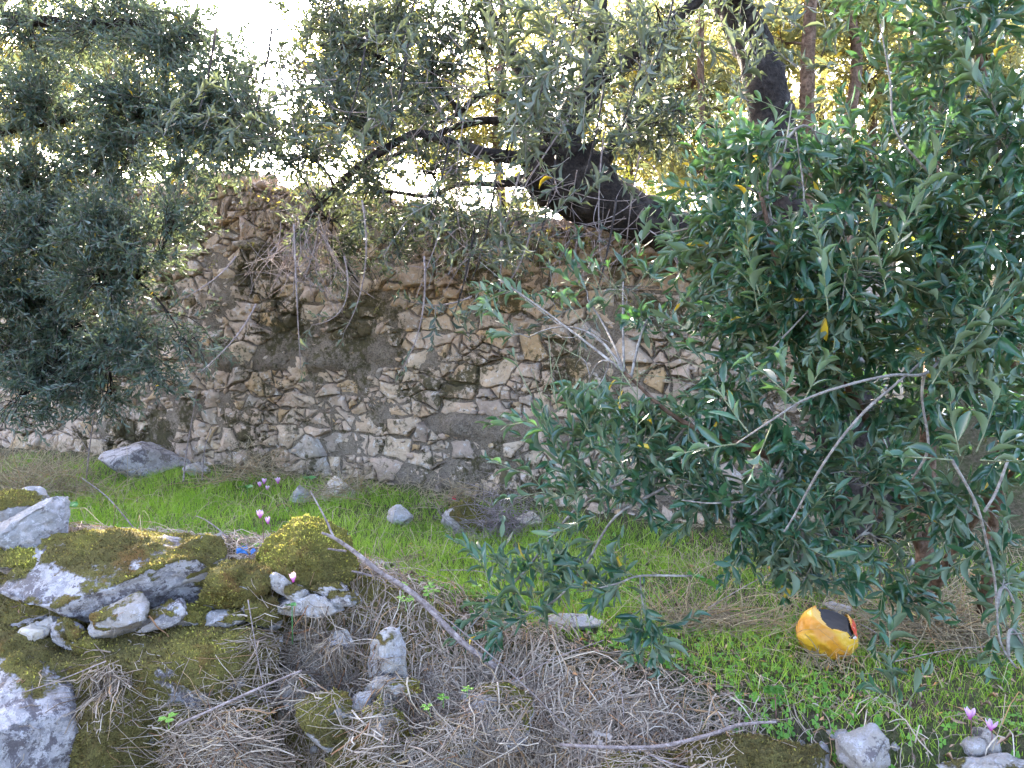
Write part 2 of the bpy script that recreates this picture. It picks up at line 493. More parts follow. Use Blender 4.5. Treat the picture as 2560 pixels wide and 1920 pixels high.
def make_rock(name, c, rad, seed, mat, moss=0.0, mtint=.2, sub=4, rot=None, parent=None, base=(0, 0, 0), mside=(0, 0, 1), tuft_density=11000, cuts=14, rough=.09, tsize=.0085):
    V, T = rock_geo(seed, rad, sub, cuts, rough, rot)
    N = vnormals(V, T); r = np.random.default_rng(seed + 999)
    md = np.array(mside, float); md /= np.linalg.norm(md)
    nz = fbm((V + np.asarray(c)) * 8 + seed, 5)
    m = np.clip(.5 + (N @ md) * .75 * (1 if moss < 1.4 else .3) + nz * .75 + (moss - .82) * 1.6, 0, 1) if moss > 0 else np.zeros(len(V))
    V = V + N * (m * (.007 + .010 * fbm(V * 28 + 5, 3) + .005 * fbm(V * 85, 2)))[:, None]
    mt = np.clip(mtint + .65 * fbm((V + np.asarray(c)) * 7, 4), 0, 1)
    me = mesh_np(name, V, None, T, True, {'moss': m, 'mosstint': mt})
    o = obj(name, me, M[mat], parent, tuple(np.asarray(c) - np.asarray(base)))
    if moss > 0 and tuft_density > 0:
        a, b, d_ = V[T[:, 0]], V[T[:, 1]], V[T[:, 2]]
        ar = np.linalg.norm(cross(b - a, d_ - a), axis=1) / 2
        mf = m[T].mean(1); nf = N[T].mean(1)
        wt = ar * np.clip((mf - .45) * 3, 0, 1) * (nf[:, 1] < .55)
        n = int(wt.sum() * tuft_density * 2.2)
        if n > 20:
            f = r.choice(len(T), n, p=wt / wt.sum())
            x = r.random((n, 2)); sw = x.sum(1) > 1; x[sw] = 1 - x[sw]
            P = a[f] + (b[f] - a[f]) * x[:, :1] + (d_[f] - a[f]) * x[:, 1:]
            ti = np.clip(mt[T[f, 0]] * .8 + r.normal(.12, .24, n), 0, 1)
            tv, tt, ta = tufts(P, nf[f], ti, tsize, r)
            mo = obj('moss', mesh_np('moss', tv, None, tt, False, {'tint': ta}), M['moss'], o)
            mo['kind'] = 'stuff'
    return o

# ------------------------------------------------------------------ ruined wall behind
def px_wall(px, py):
    """(u, z) where a pixel's ray meets the wall's face"""
    r = ray(px, py)
    den = r[0] * N_[0] + r[1] * N_[1]
    k = (P0 @ N_) / den
    q = np.array([0, 0, CAMZ]) + r * k
    return (q[0] - P0[0]) * E_[0] + (q[1] - P0[1]) * E_[1], q[2]

U0, U1 = -1.9, 6.4
tp = [(2100, 620), (1900, 600), (1700, 590), (1500, 575), (1330, 560), (1200, 535), (1050, 520), (900, 490), (760, 475), (600, 455), (470, 445), (400, 470), (200, 450), (60, 435), (-80, 440), (-300, 430)]
tu = np.array([px_wall(*q) for q in tp])
TOPU, TOPZ = tu[:, 0], tu[:, 1]
def wall_top(u):
    u = np.asarray(u, float)
    return np.interp(u, TOPU, TOPZ) + .05 * fbm(np.stack([u * 3, 0 * u, 0 * u + 3.3], -1).reshape(-1, 3), 3).reshape(u.shape)

wbase = wall_pt(2.0, 0, 0)
wall = thing('ruined_wall', 'tall crumbling rubble stone wall with mortar and dark moss behind the grass', 'stone wall', tuple(wbase))

# mortar bands (smoother courses without stones): (px0, px1, y_mid, half height m)
bands = []
for (x0, x1, ya, yb) in ((430, 1110, 862, 925), (1080, 1900, 1055, 1108), (60, 420, 905, 950)):
    ua, za = px_wall(x0, (ya + yb) / 2); ub, zb = px_wall(x1, (ya + yb) / 2)
    um = px_wall((x0 + x1) / 2, ya)[1]; ul = px_wall((x0 + x1) / 2, yb)[1]
    bands.append((min(ua, ub), max(ua, ub), ul, um))
def in_band(u, z, pad=0.0):
    for (a, b, l, h) in bands:
        wob = .03 * math.sin(u * 5.1) + .02 * math.sin(u * 13)
        if a < u < b and l - pad + wob < z < h + pad + wob: return True
    return False

# core
us = np.arange(U0, U1 + .01, .03); nv = 80
UU, TT = np.meshgrid(us, np.linspace(0, 1, nv), indexing='xy')
ZZ = -.25 + TT * (wall_top(UU) - .03 + .25)
q3 = np.stack([UU, ZZ, 0 * UU], -1).reshape(-1, 3)
Dp = (fbm(q3 * 5, 4) * .02 + fbm(q3 * 26, 3) * .009).reshape(UU.shape)
for (a, b, l, h) in bands:
    k = sstep(a - .1, a + .1, UU) * sstep(b + .1, b - .1, UU) * sstep(l - .02, l + .02, ZZ) * sstep(h + .03, h - .03, ZZ)
    Dp = Dp + k * (.02 + .035 * fbm(q3 * 3.3, 4).reshape(UU.shape) + .022 * fbm(q3 * 13, 4).reshape(UU.shape))
batter = .04 * (ZZ - 1.0)
Vf = wall_pt(UU, batter - Dp, ZZ).reshape(-1, 3)
Vb = wall_pt(UU, .5 + 0 * UU, ZZ).reshape(-1, 3)
nu = len(us)
ii, jj = np.meshgrid(np.arange(nu - 1), np.arange(nv - 1), indexing='xy'); b0 = (jj * nu + ii).ravel(); nn = nu * nv
Q = [np.stack([b0, b0 + nu, b0 + nu + 1, b0 + 1], -1), np.stack([b0 + nn, b0 + 1 + nn, b0 + nu + 1 + nn, b0 + nu + nn], -1)]
r_ = np.arange(nu - 1) + (nv - 1) * nu
Q.append(np.stack([r_, r_ + nn, r_ + 1 + nn, r_ + 1], -1))
for e in (0, nu - 1):
    k_ = np.arange(nv - 1) * nu + e
    Q.append(np.stack([k_, k_ + nn, k_ + nu + nn, k_ + nu], -1))
core = obj('mortar_core', mesh_np('mortar_core', np.concatenate([Vf, Vb]) - wbase, np.concatenate(Q), None, True), M['mortar'], wall)

# stones: jittered courses -> Voronoi cells -> shrunk, faceted polygons
wr = np.random.default_rng(21)
seeds = []
z = -.12
while z < 2.75:
    hgt = wr.uniform(.06, .16)
    u = U0 - .2 + wr.uniform(0, .2)
    while u < U1 + .2:
        big = 1.25 if u < .9 else 1.0
        wd = wr.uniform(.06, .29) * big
        seeds.append((u + wd / 2, z + hgt / 2 + wr.normal(0, .035)))
        u += wd
    z += hgt
S = np.array(seeds)
keep = wr.random(len(S)) > .16
S = S[keep]
AN = 1.6
SA = S * [1, AN]

def clip(poly, mid, n):
    o = []
    k = len(poly)
    dd = [(p - mid) @ n for p in poly]
    for i in range(k):
        a, b = poly[i], poly[(i + 1) % k]; da, db = dd[i], dd[(i + 1) % k]
        if da <= 0: o.append(a)
        if (da < 0 < db) or (db < 0 < da): o.append(a + (b - a) * (da / (da - db)))
    return o

stones = []
for i in range(len(SA)):
    u_, z_ = S[i]
    if not (U0 < u_ < U1) or z_ > wall_top(np.array([u_]))[0] - .02 or z_ < -.1: continue
    if in_band(u_, z_, .0) and wr.random() < .68: continue
    dist = np.linalg.norm(SA - SA[i], axis=1)
    nb = np.argsort(dist)[1:16]
    poly = [SA[i] + np.array(q) for q in ((-.25, -.25), (.25, -.25), (.25, .25), (-.25, .25))]
    for j in nb:
        if dist[j] > .55: break
        poly = clip(poly, (SA[i] + SA[j]) / 2, SA[j] - SA[i])
        if len(poly) < 3: break
    if len(poly) < 3: continue
    P = np.array(poly) / [1, AN]
    todo = [P]; done = []
    while todo:
        p_ = todo.pop(); e_ = np.ptp(p_, axis=0)
        if math.sqrt(e_[0] * e_[1]) > .075 and wr.random() < .55:
            an_ = wr.normal(0, .5) + (math.pi / 2 if e_[1] > .7 * e_[0] else 0); nn_ = np.array([math.cos(an_), math.sin(an_)]); c_ = p_.mean(0) + wr.normal(0, .15, 2) * e_
            h1 = clip(list(p_), c_, nn_); h2 = clip(list(p_), c_, -nn_)
            if len(h1) > 2 and len(h2) > 2: todo += [np.array(h1), np.array(h2)]; continue
        done.append(p_)
    for p_ in done:
        if np.ptp(p_, axis=0).min() > .02: stones.append((i * 10 + len(stones) % 10, p_))

def stone_geo(P, r):
    c = P.mean(0)
    # keep the corners, break each edge, shrink for the joint
    pts = []
    for q in range(len(P)):
        a_, b_ = P[q], P[(q + 1) % len(P)]
        el_ = np.linalg.norm(b_ - a_)
        if el_ < .012: continue
        nsub = 1 if el_ < .05 else (2 if el_ < .12 else 3)
        for w_ in range(nsub):
            f_ = (w_ + (r.uniform(-.2, .2) if w_ else 0)) / nsub
            nn_ = np.array([-(b_ - a_)[1], (b_ - a_)[0]]) / el_
            pts.append(a_ + (b_ - a_) * f_ + nn_ * (abs(r.normal(0, .11)) * el_ / nsub if w_ else 0))
    if len(pts) < 4: pts = list(P)
    O = np.array(pts); k = len(O); c = O.mean(0)
    ext = (P.max(0) - P.min(0)); size = math.sqrt(ext[0] * ext[1])
    joint = r.uniform(.001, .013); ph = r.uniform(0, 6.3, 3)
    dv = O - c; ln = np.linalg.norm(dv, axis=1) + 1e-6
    O = c + dv * np.clip((ln - joint) / ln, .3, 1)[:, None] * np.clip(1 + r.normal(-.02, .06, k), .7, 1.04)[:, None]
    prot = r.uniform(.006, .055) * min(1.35, .35 + size / .16)
    # facets: lowest of tilted planes
    pl = [(r.normal(0, .48, 2), r.uniform(.6, 1.3)) for _ in range(5)]
    def depth(q, s_):
        dq = (q - c)
        h = np.min([prot * o_ + dq @ n_ for n_, o_ in pl], axis=0)
        return np.maximum(h, .2 * prot) + .006 * fbm(np.column_stack([q * 30, 0 * q[:, 0] + ph[0]]), 2)
    rings = []
    for s_, f in ((1.0, None), (.99, .7), (.93, 1.0), (.66, 1.0), (.34, 1.0)):
        q = c + (O - c) * s_
        if f is None: hh = np.full(k, -.05)
        else: hh = depth(q, s_) * f
        rings.append(np.column_stack([q, hh + (r.normal(0, .0035, k) if f else 0)]))
    cen = np.array([[c[0], c[1], depth(c[None], 0)[0]]])
    W = np.vstack(rings + [cen])
    nr = len(rings)
    Q = []
    for a in range(nr - 1):
        for j in range(k):
            j2 = (j + 1) % k
            Q.append((a * k + j, (a + 1) * k + j, (a + 1) * k + j2, a * k + j2))
    T = [((nr - 1) * k + j, nr * k, (nr - 1) * k + (j + 1) % k) for j in range(k)]
    b = .04 * (W[:, 1] - 1.0)
    V3 = wall_pt(W[:, 0], b - W[:, 2], W[:, 1])
    return V3, np.array(Q), np.array(T), c

info = []
for (i, P) in stones:
    r = np.random.default_rng(5000 + i)
    V3, Q, T, c = stone_geo(P, r)
    mid = V3.mean(0)
    area = np.ptp(P[:, 0]) * np.ptp(P[:, 1]) / mid[1] ** 2
    pxx = 1280 + mid[0] / mid[1] * F; pyy = HOR - (mid[2] - CAMZ) / mid[1] * F
    vis = 1.0 if (380 < pxx < 1850 and 430 < pyy < 1330) else (.55 if -20 < pxx < 2000 else .01)
    info.append((area * vis, V3, Q, T, r.random()))
info.sort(key=lambda q: -q[0])
rest = MB()
for k, (a_, V3, Q, T, tn) in enumerate(info):
    if k < 298:
        o0 = V3.mean(0)
        me = mesh_np('stone', V3 - o0, Q, T, False, {'tint': np.full(len(V3), tn)})
        obj('stone', me, M['wall_stone'], wall, tuple(o0 - wbase))
    else:
        rest.add(V3, Q, T, tn)
if rest.n:
    ro = rest.build('small_stones', M['wall_stone'], wall, wbase, smooth=False); ro['kind'] = 'stuff'
chips = MB()
for k in range(1500):
    u_ = wr.uniform(U0, U1); z_ = wr.uniform(0, 2.5)
    if z_ > wall_top(np.array([u_]))[0] - .04 or (in_band(u_, z_) and wr.random() < .2): continue
    Vc, Tc = ico(1); sz = wr.uniform(.008, .028)
    Vc = Vc * (1 + wr.normal(0, .18, (len(Vc), 1))) * sz * [1.3, .7, .75]
    chips.add(Vc + wall_pt(u_, .04 * (z_ - 1) - wr.uniform(.0, .02), z_), None, Tc, wr.random())
chips.build('stone_chips', M['wall_stone'], wall, wbase, smooth=False)['kind'] = 'stuff'
# loose cap stones along the broken top
for k in range(46):
    r = np.random.default_rng(900 + k)
    u_ = U0 + .1 + (U1 - U0 - .2) * (k + r.uniform(-.4, .4)) / 46
    sz = r.uniform(.06, .13)
    V, T = rock_geo(300 + k, (sz * 1.25, sz, sz * .62), 2, 12, .08, (r.normal(0, .2), r.normal(0, .2), r.uniform(0, 6)))
    p_ = wall_pt(u_, r.uniform(.02, .3), wall_top(np.array([u_]))[0] + sz * .05)
    me = mesh_np('cap_stone', V, None, T, False, {'tint': np.full(len(V), r.random())})
    obj('cap_stone', me, M['wall_stone'], wall, tuple(p_ - wbase))

# ------------------------------------------------------------------ front dry-stone wall
fbase = np.array([-.6, 2.6, -.6])
fwall = thing('dry_stone_wall', 'low mossy dry stone retaining wall in the foreground, lichened boulders under dry grass', 'stone wall', tuple(fbase))
# px, py, depth(None = on the bank), width px, height px, material, moss, moss tint, roll, label
FS = [
 (35, 1285, 3.05, 200, 125, 'rock_grey', .45, .55, .0, None),
 (80, 1330, 2.88, 240, 125, 'rock_grey', .0, .2, -.35, None),
 (70, 1395, 2.80, 240, 90, 'rock_lichen', .55, .7, .1, None),
 (255, 1462, 2.72, 540, 225, 'rock_lichen', .60, .12, .05, 'long boulder with black and white lichen and moss on top'),
 (517, 1395, 2.80, 130, 125, 'rock_pale', .62, .15, .2, None),
 (585, 1478, 2.70, 185, 125, 'rock_grey', 1.15, .12, -.1, 'boulder wrapped in brown-green moss'),
 (775, 1402, 2.78, 240, 180, 'rock_grey', 1.1, .7, .0, 'round boulder thickly covered in yellow-green moss'),
 (705, 1462, 2.70, 85, 45, 'rock_pale', .0, .1, .5, None),
 (742, 1482, 2.66, 70, 46, 'rock_pale', .0, .1, .2, None),
 (835, 1476, 2.74, 120, 42, 'rock_pale', .0, .1, .05, None),
 (768, 1512, 2.66, 190, 58, 'rock_pale', .3, .1, -.1, None),
 (860, 1500, 2.70, 100, 50, 'rock_grey', .5, .1, -.1, None),
 (295, 1550, 2.58, 150, 90, 'rock_pale', .2, .1, -.45, 'bright white angular stone wedged under the long boulder'),
 (405, 1540, 2.62, 150, 75, 'rock_lichen', .45, .3, -.2, None),
 (480, 1545, 2.66, 120, 60, 'rock_grey', .6, .1, .1, None),
 (575, 1548, 2.64, 130, 50, 'rock_grey', .4, .1, .0, None),
 (660, 1530, 2.68, 110, 90, 'rock_grey', 1.0, .1, .2, None),
 (20, 1588, 2.62, 60, 40, 'rock_tan', 0, .1, .2, None),
 (78, 1585, 2.60, 95, 66, 'rock_tan', 0, .1, -.2, None),
 (122, 1562, 2.62, 75, 50, 'rock_pale', 0, .1, -.2, None),
 (172, 1578, 2.58, 95, 80, 'rock_lichen', .2, .1, .6, None),
 (60, 1648, 2.55, 210, 120, 'rock_pale', .15, .2, -.1, 'smooth pale lilac stone low at the left edge'),
 (225, 1610, 2.56, 120, 70, 'rock_grey', .9, .1, .1, None),
 (440, 1690, 2.58, 560, 290, 'rock_lichen', .93, .08, -.12, 'broad boulder face coated in brown moss'),
 (50, 1850, 2.38, 380, 360, 'rock_lichen', .22, .1, .2, 'large boulder crusted with white, lilac and black lichen'),
 (300, 1850, 2.45, 330, 300, 'rock_lichen', .98, .05, .1, 'squat boulder buried in olive-brown moss'),
 (560, 1880, 2.42, 330, 220, 'rock_grey', .9, .05, -.1, None),
 (970, 1648, 2.62, 120, 165, 'rock_pale', .35, .1, .35, 'upright white angular stone poking out of dry grass'),
 (850, 1602, 2.68, 85, 70, 'rock_pale', .1, .1, .2, None),
 (985, 1722, 2.54, 140, 80, 'rock_pale', .35, .1, -.1, None),
 (905, 1748, 2.50, 95, 50, 'rock_pale', 0, .1, -.4, None),
 (835, 1800, 2.46, 190, 140, 'rock_grey', .8, .1, .3, None),
 (935, 1870, 2.40, 260, 190, 'rock_pale', .70, .6, .35, 'pale stone with bright yellow-green moss at the bottom edge'),
 (750, 1720, 2.55, 120, 80, 'rock_pale', .5, .1, -.2, None),
 (625, 1745, 2.52, 70, 55, 'rock_pale', 0, .1, .4, None),
 (1235, 1800, 2.42, 190, 150, 'rock_lichen', .55, .2, -.3, None),
 (1090, 1890, 2.36, 230, 120, 'rock_grey', .72, .1, -.3, None),
 (1180, 1750, 2.52, 90, 70, 'rock_grey', .6, .2, .3, None),
 (1905, 1905, 2.12, 350, 140, 'rock_pale', .72, .05, .05, 'flat moss-topped stone at the bottom edge right of centre'),
 (2175, 1880, 2.13, 150, 130, 'rock_pale', .0, .1, .5, 'chalky white stone jutting from litter at the bottom edge'),
 (2500, 1930, 2.08, 280, 70, 'rock_pale', .1, .1, .05, None),
 (140, 1620, 2.70, 330, 130, 'rock_lichen', .62, .2, .05, None),
 (560, 1600, 2.74, 330, 130, 'rock_lichen', .85, .1, -.05, None),
 (330, 1590, 2.72, 240, 110, 'rock_grey', .9, .2, .1, None),
 (1620, 1935, 2.16, 260, 90, 'rock_grey', .4, .1, .1, None),
]
for k, (px, py, d, W, H, mat, moss, mt, roll, lab) in enumerate(FS):
    if moss < .4 and k % 3 != 1 and px < 2000: moss = .42 + .12 * (k % 2)
    if 830 < px < 1300: d -= .06
    d = d - .03; gs = 1.2 if W > 140 else 1.1; rx = W * d / F / 2 * gs; rz = H * d / F / 2 * gs; ry = (rx * rz) ** .5 * .95
    ry = max(min(ry, .24), .03)
    c = at(px, py, d + ry * .25)
    o = make_rock('stone', c, (rx, ry, rz), 40 + k, mat, moss, mt, 5 if W > 230 else 4, (0, roll, 0), fwall, fbase, (0, -.35, .95), cuts=16, rough=.10)
    if lab: o['label'] = lab
# moss creeping over the earth between the stones
r = np.random.default_rng(61); n0 = 60000
x = r.uniform(-2.0, .2, n0); y = np.interp(x, FWX, FWY) + r.uniform(-.6, .1, n0); z_ = ground(x, y)
ok = (fbm(np.stack([x, y, z_], -1) * 6, 3) + .35 > 0) & (r.random(n0) < sstep(.2, -.5, x)); P = np.stack([x, y, z_], -1)[ok]
tv, tt_, ta = tufts(P, np.tile(np.array([[0, -.75, .66]]), (len(P), 1)), np.clip(.3 + .4 * fbm(P * 8, 3) + r.normal(0, .22, len(P)), 0, 1), .010, r)
mo = obj('bank_moss', mesh_np('bank_moss', tv, None, tt_, False, {'tint': ta}), M['moss'])
tag(mo, 'brown-green moss creeping over the earth between the front wall stones', 'moss', kind='stuff')
# small packing stones in the joints
for k in range(150):
    r = np.random.default_rng(1500 + k)
    px = r.uniform(0, 1100) if k < 128 else r.uniform(1100, 2500); py = r.uniform(1560, 1915) if px < 700 else r.uniform(1660 if px < 1300 else 1830, 1915)
    p_ = hit(px, py); sz = r.uniform(.010, .042)
    make_rock('pebble', p_ + [0, .01, .0], (sz * 1.3, sz, sz * .8), 2000 + k, ('rock_pale', 'rock_grey', 'rock_tan')[k % 3], .0, .1, 2, (r.normal(0, .4), r.normal(0, .5), r.uniform(0, 6)), fwall, fbase, tuft_density=0, cuts=9)

# ------------------------------------------------------------------ loose rocks on the terrace
def loose(name, px, py, d, W, H, mat, label, moss=0., mt=.1, roll=0., seed=0, cuts=15):
    rx = W * d / F / 2; rz = H * d / F / 2
    c = at(px, py, d); c[2] = max(c[2], gz(c[0], c[1]) + rz * .35) if c[2] < gz(c[0], c[1]) else c[2]
    o = make_rock(name, c, (rx, (rx * rz) ** .5, rz), seed, mat, moss, mt, 4, (0, roll, 0), None, (0, 0, 0), (0, 0, 1), cuts=cuts)
    tag(o, label, 'rock'); return o
loose('boulder', 372, 1178, 6.2, 250, 120, 'rock_lichen', 'lilac-grey lichened boulder at the foot of the wall, left of the grass', .15, .1, .1, 71)
loose('rock', 750, 1238, 5.2, 72, 50, 'rock_grey', 'small round grey stone in the grass near the wall foot', 0, .1, 0, 72)
loose('rock', 845, 1228, 5.2, 110, 84, 'rock_tan', 'pointed pinkish stone resting beside the round grey one', 0, .1, -.3, 73, 8)
loose('rock', 1000, 1290, 4.6, 70, 55, 'rock_pale', 'pale angular stone standing alone in the bright grass', 0, .1, .5, 74, 7)
loose('rock', 1160, 1300, 4.5, 140, 100, 'rock_pale', 'white stone streaked with dark moss below the brush heap', .62, .02, .1, 75)
loose('rock', 1425, 1632, 2.85, 170, 46, 'rock_pale', 'flat whitish stone half sunk in grass under the olive spray', 0, .1, .06, 76)
loose('rock', 935, 1442, 3.2, 110, 46, 'rock_pale', 'small white speckled stone behind the fallen branch', 0, .1, .05, 77)
loose('rock', 2105, 1525, 3.15, 95, 50, 'rock_pale', 'pale stone just behind the burst ball', 0, .1, .1, 78)
loose('rock', 1330, 1300, 4.5, 90, 50, 'rock_tan', 'tan stone at the wall foot right of the brush heap', 0, .1, .1, 79)
loose('rock', 490, 1200, 5.9, 80, 40, 'rock_pale', 'low white stone against the wall, right of the lilac boulder', .2, .1, .1, 80)

# ------------------------------------------------------------------ foliage machinery
def leaf_template(kind):
    if kind == 'near':
        ys = np.array([0, .18, .42, .7, .9, 1.0]); ws = np.array([.05, .55, 1, .88, .42, .02]); zs = np.array([0, .02, .02, -.015, -.07, -.11])
    elif kind == 'mid':
        V = np.array([[0, 0, 0], [-.5, .46, .12], [0, .46, .02], [.5, .46, .12], [0, 1, -.06]])
        return V, np.array([[0, 2, 1], [0, 3, 2], [1, 2, 4], [2, 3, 4]])
    else:
        V = np.array([[0, 0, 0], [.5, .5, .06], [0, 1, -.04], [-.5, .5, .06]])
        return V, np.array([[0, 1, 2], [0, 2, 3]])
    V = []; T = []
    for y, w_, z_ in zip(ys, ws, zs): V += [[-.5 * w_, y, z_ + .10 * w_], [0, y, z_], [.5 * w_, y, z_ + .10 * w_]]
    for i in range(len(ys) - 1):
        a = i * 3
        for (p, q) in ((0, 1), (1, 2)):
            T += [[a + p, a + q, a + 3 + q], [a + p, a + 3 + q, a + 3 + p]]
    return np.array(V), np.array(T)

LT = {k: leaf_template(k) for k in ('near', 'mid', 'far')}

class Foliage:
    def __init__(s, seed, L=(.042, .066), W=.24, gap=.019, yellow=.0025, twigs=True):
        s.twigs = twigs; s.frame = lambda q: q[2] < CAMZ + .48 * q[1]; s.r = np.random.default_rng(seed); s.P = []; s.D = []; s.U = []; s.S = []; s.tw = MB(); s.L = L; s.W = W; s.gap = gap; s.y = yellow
    def shoot(s, p, d, length, bend=None, rad=.0016, twig=True, k=4):
        """a leafy shoot: opposite leaf pairs turning 90 degrees each node"""
        r = s.r
        d = d / (np.linalg.norm(d) + 1e-9)
        bend = r.normal(0, .25, 3) + np.array([0, 0, .12]) if bend is None else bend
        n = max(3, int(length / s.gap))
        t = np.linspace(0, 1, n)[:, None]
        P = p + d * length * t + bend * length * t * t * .5
        T = d + bend * t; T /= np.linalg.norm(T, axis=1)[:, None]
        if twig and s.twigs and (s.frame is None or s.frame(p)):
            m = P[::3] if n > 5 else P
            s.tw.tube(np.vstack([m, P[-1:] + T[-1:] * .002]), np.linspace(rad, rad * .5, len(m) + 1), 3, cap=False, a=.5)
        ref = r.normal(size=3); u = cross(T, ref); u /= np.linalg.norm(u, axis=1)[:, None] + 1e-9
        v = cross(T, u)
        ph = r.uniform(0, 3.14)
        an = ph + np.arange(n) * (math.pi / 2) + r.normal(0, .25, n)
        side = np.cos(an)[:, None] * u + np.sin(an)[:, None] * v
        op = r.uniform(.55, 1.05, n)[:, None]          # opening angle
        op = op * (1 - .45 * t)
        st = 1 if n < 6 else int(n * .12)
        for sg in (1, -1):
            D = T * np.cos(op) + sg * side * np.sin(op) + r.normal(0, .13, (n, 3))
            D /= np.linalg.norm(D, axis=1)[:, None]
            U = T * .9 - sg * side * .3 + np.array([0, 0, .75]) + r.normal(0, .25, (n, 3))
            sz = r.uniform(s.L[0], s.L[1], n) * (.62 + .38 * np.sin(np.clip(t[:, 0] * 1.05 + .12, 0, 1) * math.pi) ** .5) 
            ok = np.arange(n) >= st
            ok &= r.random(n) > .07
            s.P.append(P[ok]); s.D.append(D[ok]); s.U.append(U[ok]); s.S.append(sz[ok])
        # terminal leaf
        s.P.append(P[-1:]); s.D.append(T[-1:]); s.U.append(r.normal(size=(1, 3)) + [[0, 0, .8]]); s.S.append(np.array([s.L[0] * .8]))
    def arrays(s):
        P = np.concatenate(s.P); D = np.concatenate(s.D); U = np.concatenate(s.U); S = np.concatenate(s.S)
        D = D / (np.linalg.norm(D, axis=1)[:, None] + 1e-9)
        X = cross(D, U); X /= np.linalg.norm(X, axis=1)[:, None] + 1e-9
        Z = cross(X, D)
        n = len(P)
        tint = np.clip(s.r.normal(.42, .24, n), 0, .9); tint[s.r.random(n) < s.y] = 1.0
        S = S * s.r.uniform(.7, 1.12, n); W = S * s.W * s.r.uniform(.72, 1.3, n)
        return P, D, X, Z, S, W, tint

def emit_leaves(name, A, sel, tmpl, mat, parent, base):
    P, D, X, Z, S, W, tint = [a[sel] for a in A]
    V, T = LT[tmpl]
    VV = P[:, None, :] + V[None, :, 0, None] * (X * W[:, None])[:, None, :] + V[None, :, 1, None] * (D * S[:, None])[:, None, :] + V[None, :, 2, None] * (Z * (S * np.random.default_rng(5).normal(1.1, 1.4, len(S)))[:, None])[:, None, :]
    n = len(P); k = len(V)
    TT = (T[None] + (np.arange(n) * k)[:, None, None]).reshape(-1, 3)
    me = mesh_np(name, VV.reshape(-1, 3) - np.asarray(base), None, TT, tmpl != 'far', {'tint': np.repeat(tint, k)})
    o = obj(name, me, mat, parent); o['kind'] = 'stuff'
    return o

_leafmesh = {}
def leaf_parts(A, sel, mat, parent, base):
    P, D, X, Z, S, W, tint = A
    V, T = LT['near']
    for i in sel:
        tb = 9 if tint[i] > .95 else int(tint[i] * 8.9)
        key = (mat.name, tb)
        if key not in _leafmesh:
            me = mesh_np('leaf', V, None, T, True, {'tint': np.full(len(V), 1.0 if tb == 9 else tb / 9 + .05)})
            me.materials.append(mat); _leafmesh[key] = me
        o = bpy.data.objects.new('leaf', _leafmesh[key]); COL.objects.link(o)
        o.parent = parent
        Mx = Matrix.Identity(4)
        for r_ in range(3):
            Mx[r_][0] = X[i][r_] * W[i]; Mx[r_][1] = D[i][r_] * S[i]; Mx[r_][2] = Z[i][r_] * S[i] * (.5 + (i * 37 % 100) / 45.0); Mx[r_][3] = P[i][r_] - base[r_]
        o.matrix_local = Mx

def screen(P):
    return 1280 + P[:, 0] / P[:, 1] * F, HOR - (P[:, 2] - CAMZ) / P[:, 1] * F

def fill_blob(fo, br, limb, c, rad, nb, ns, length, up=.15, brad=.007, thin=.003, attach=None, droop=0.0, maxd=None):
    """branch from the limb into an ellipsoid of leafy shoots"""
    r = fo.r
    c = np.asarray(c, float); rad = np.asarray(rad, float)
    if attach is None:
        a = limb[np.argmin(np.linalg.norm(limb - c, axis=1))]
    else: a = np.asarray(attach, float)
    mid = (a + c) / 2 + r.normal(0, .12, 3) * np.linalg.norm(c - a) + [0, 0, .1]
    main = bez(a, mid, c + r.normal(0, .15, 3) * rad, 10)
    br.tube(main, np.linspace(brad, brad * .55, 10), 5, a=.2)
    for j in range(nb):
        q = r.normal(size=3); q = q / np.linalg.norm(q) * r.random() ** .4
        tgt = c + q * rad
        st = main[r.integers(3, 10)]
        ln = np.linalg.norm(tgt - st)
        m2 = (st + tgt) / 2 + r.normal(0, .18, 3) * ln + [0, 0, .12 * ln - droop * ln]
        sub = bez(st, m2, tgt, 8)
        br.tube(sub[[0, 2, 4, 6, 7]], np.linspace(thin, thin * .5, 5), 3, a=.3, cap=False)
        for k in range(ns):
            t = r.uniform(.3, 1.0); ix = int(t * 7)
            dr = sub[min(ix + 1, 7)] - sub[max(ix - 1, 0)]
            dr = dr / (np.linalg.norm(dr) + 1e-9)
            dd = dr * .7 + r.normal(0, .55, 3) + [0, 0, up - droop * .6]
            fo.shoot(sub[ix], dd, r.uniform(*length))

def limb_tube(mb, pts, k=12, n=8, knob=.12, a=0.0):
    """pts: (px, py, d, r)"""
    P = np.array([at(p[0], p[1], p[2]) for p in pts]); rr = np.array([[p[3]] * 3 for p in pts])
    C = catmull(P, n); RR = np.interp(np.linspace(0, len(pts) - 1, len(C)), np.arange(len(pts)), [p[3] for p in pts])
    mb.tube(C, RR, k, a=a, knob=knob)
    return C

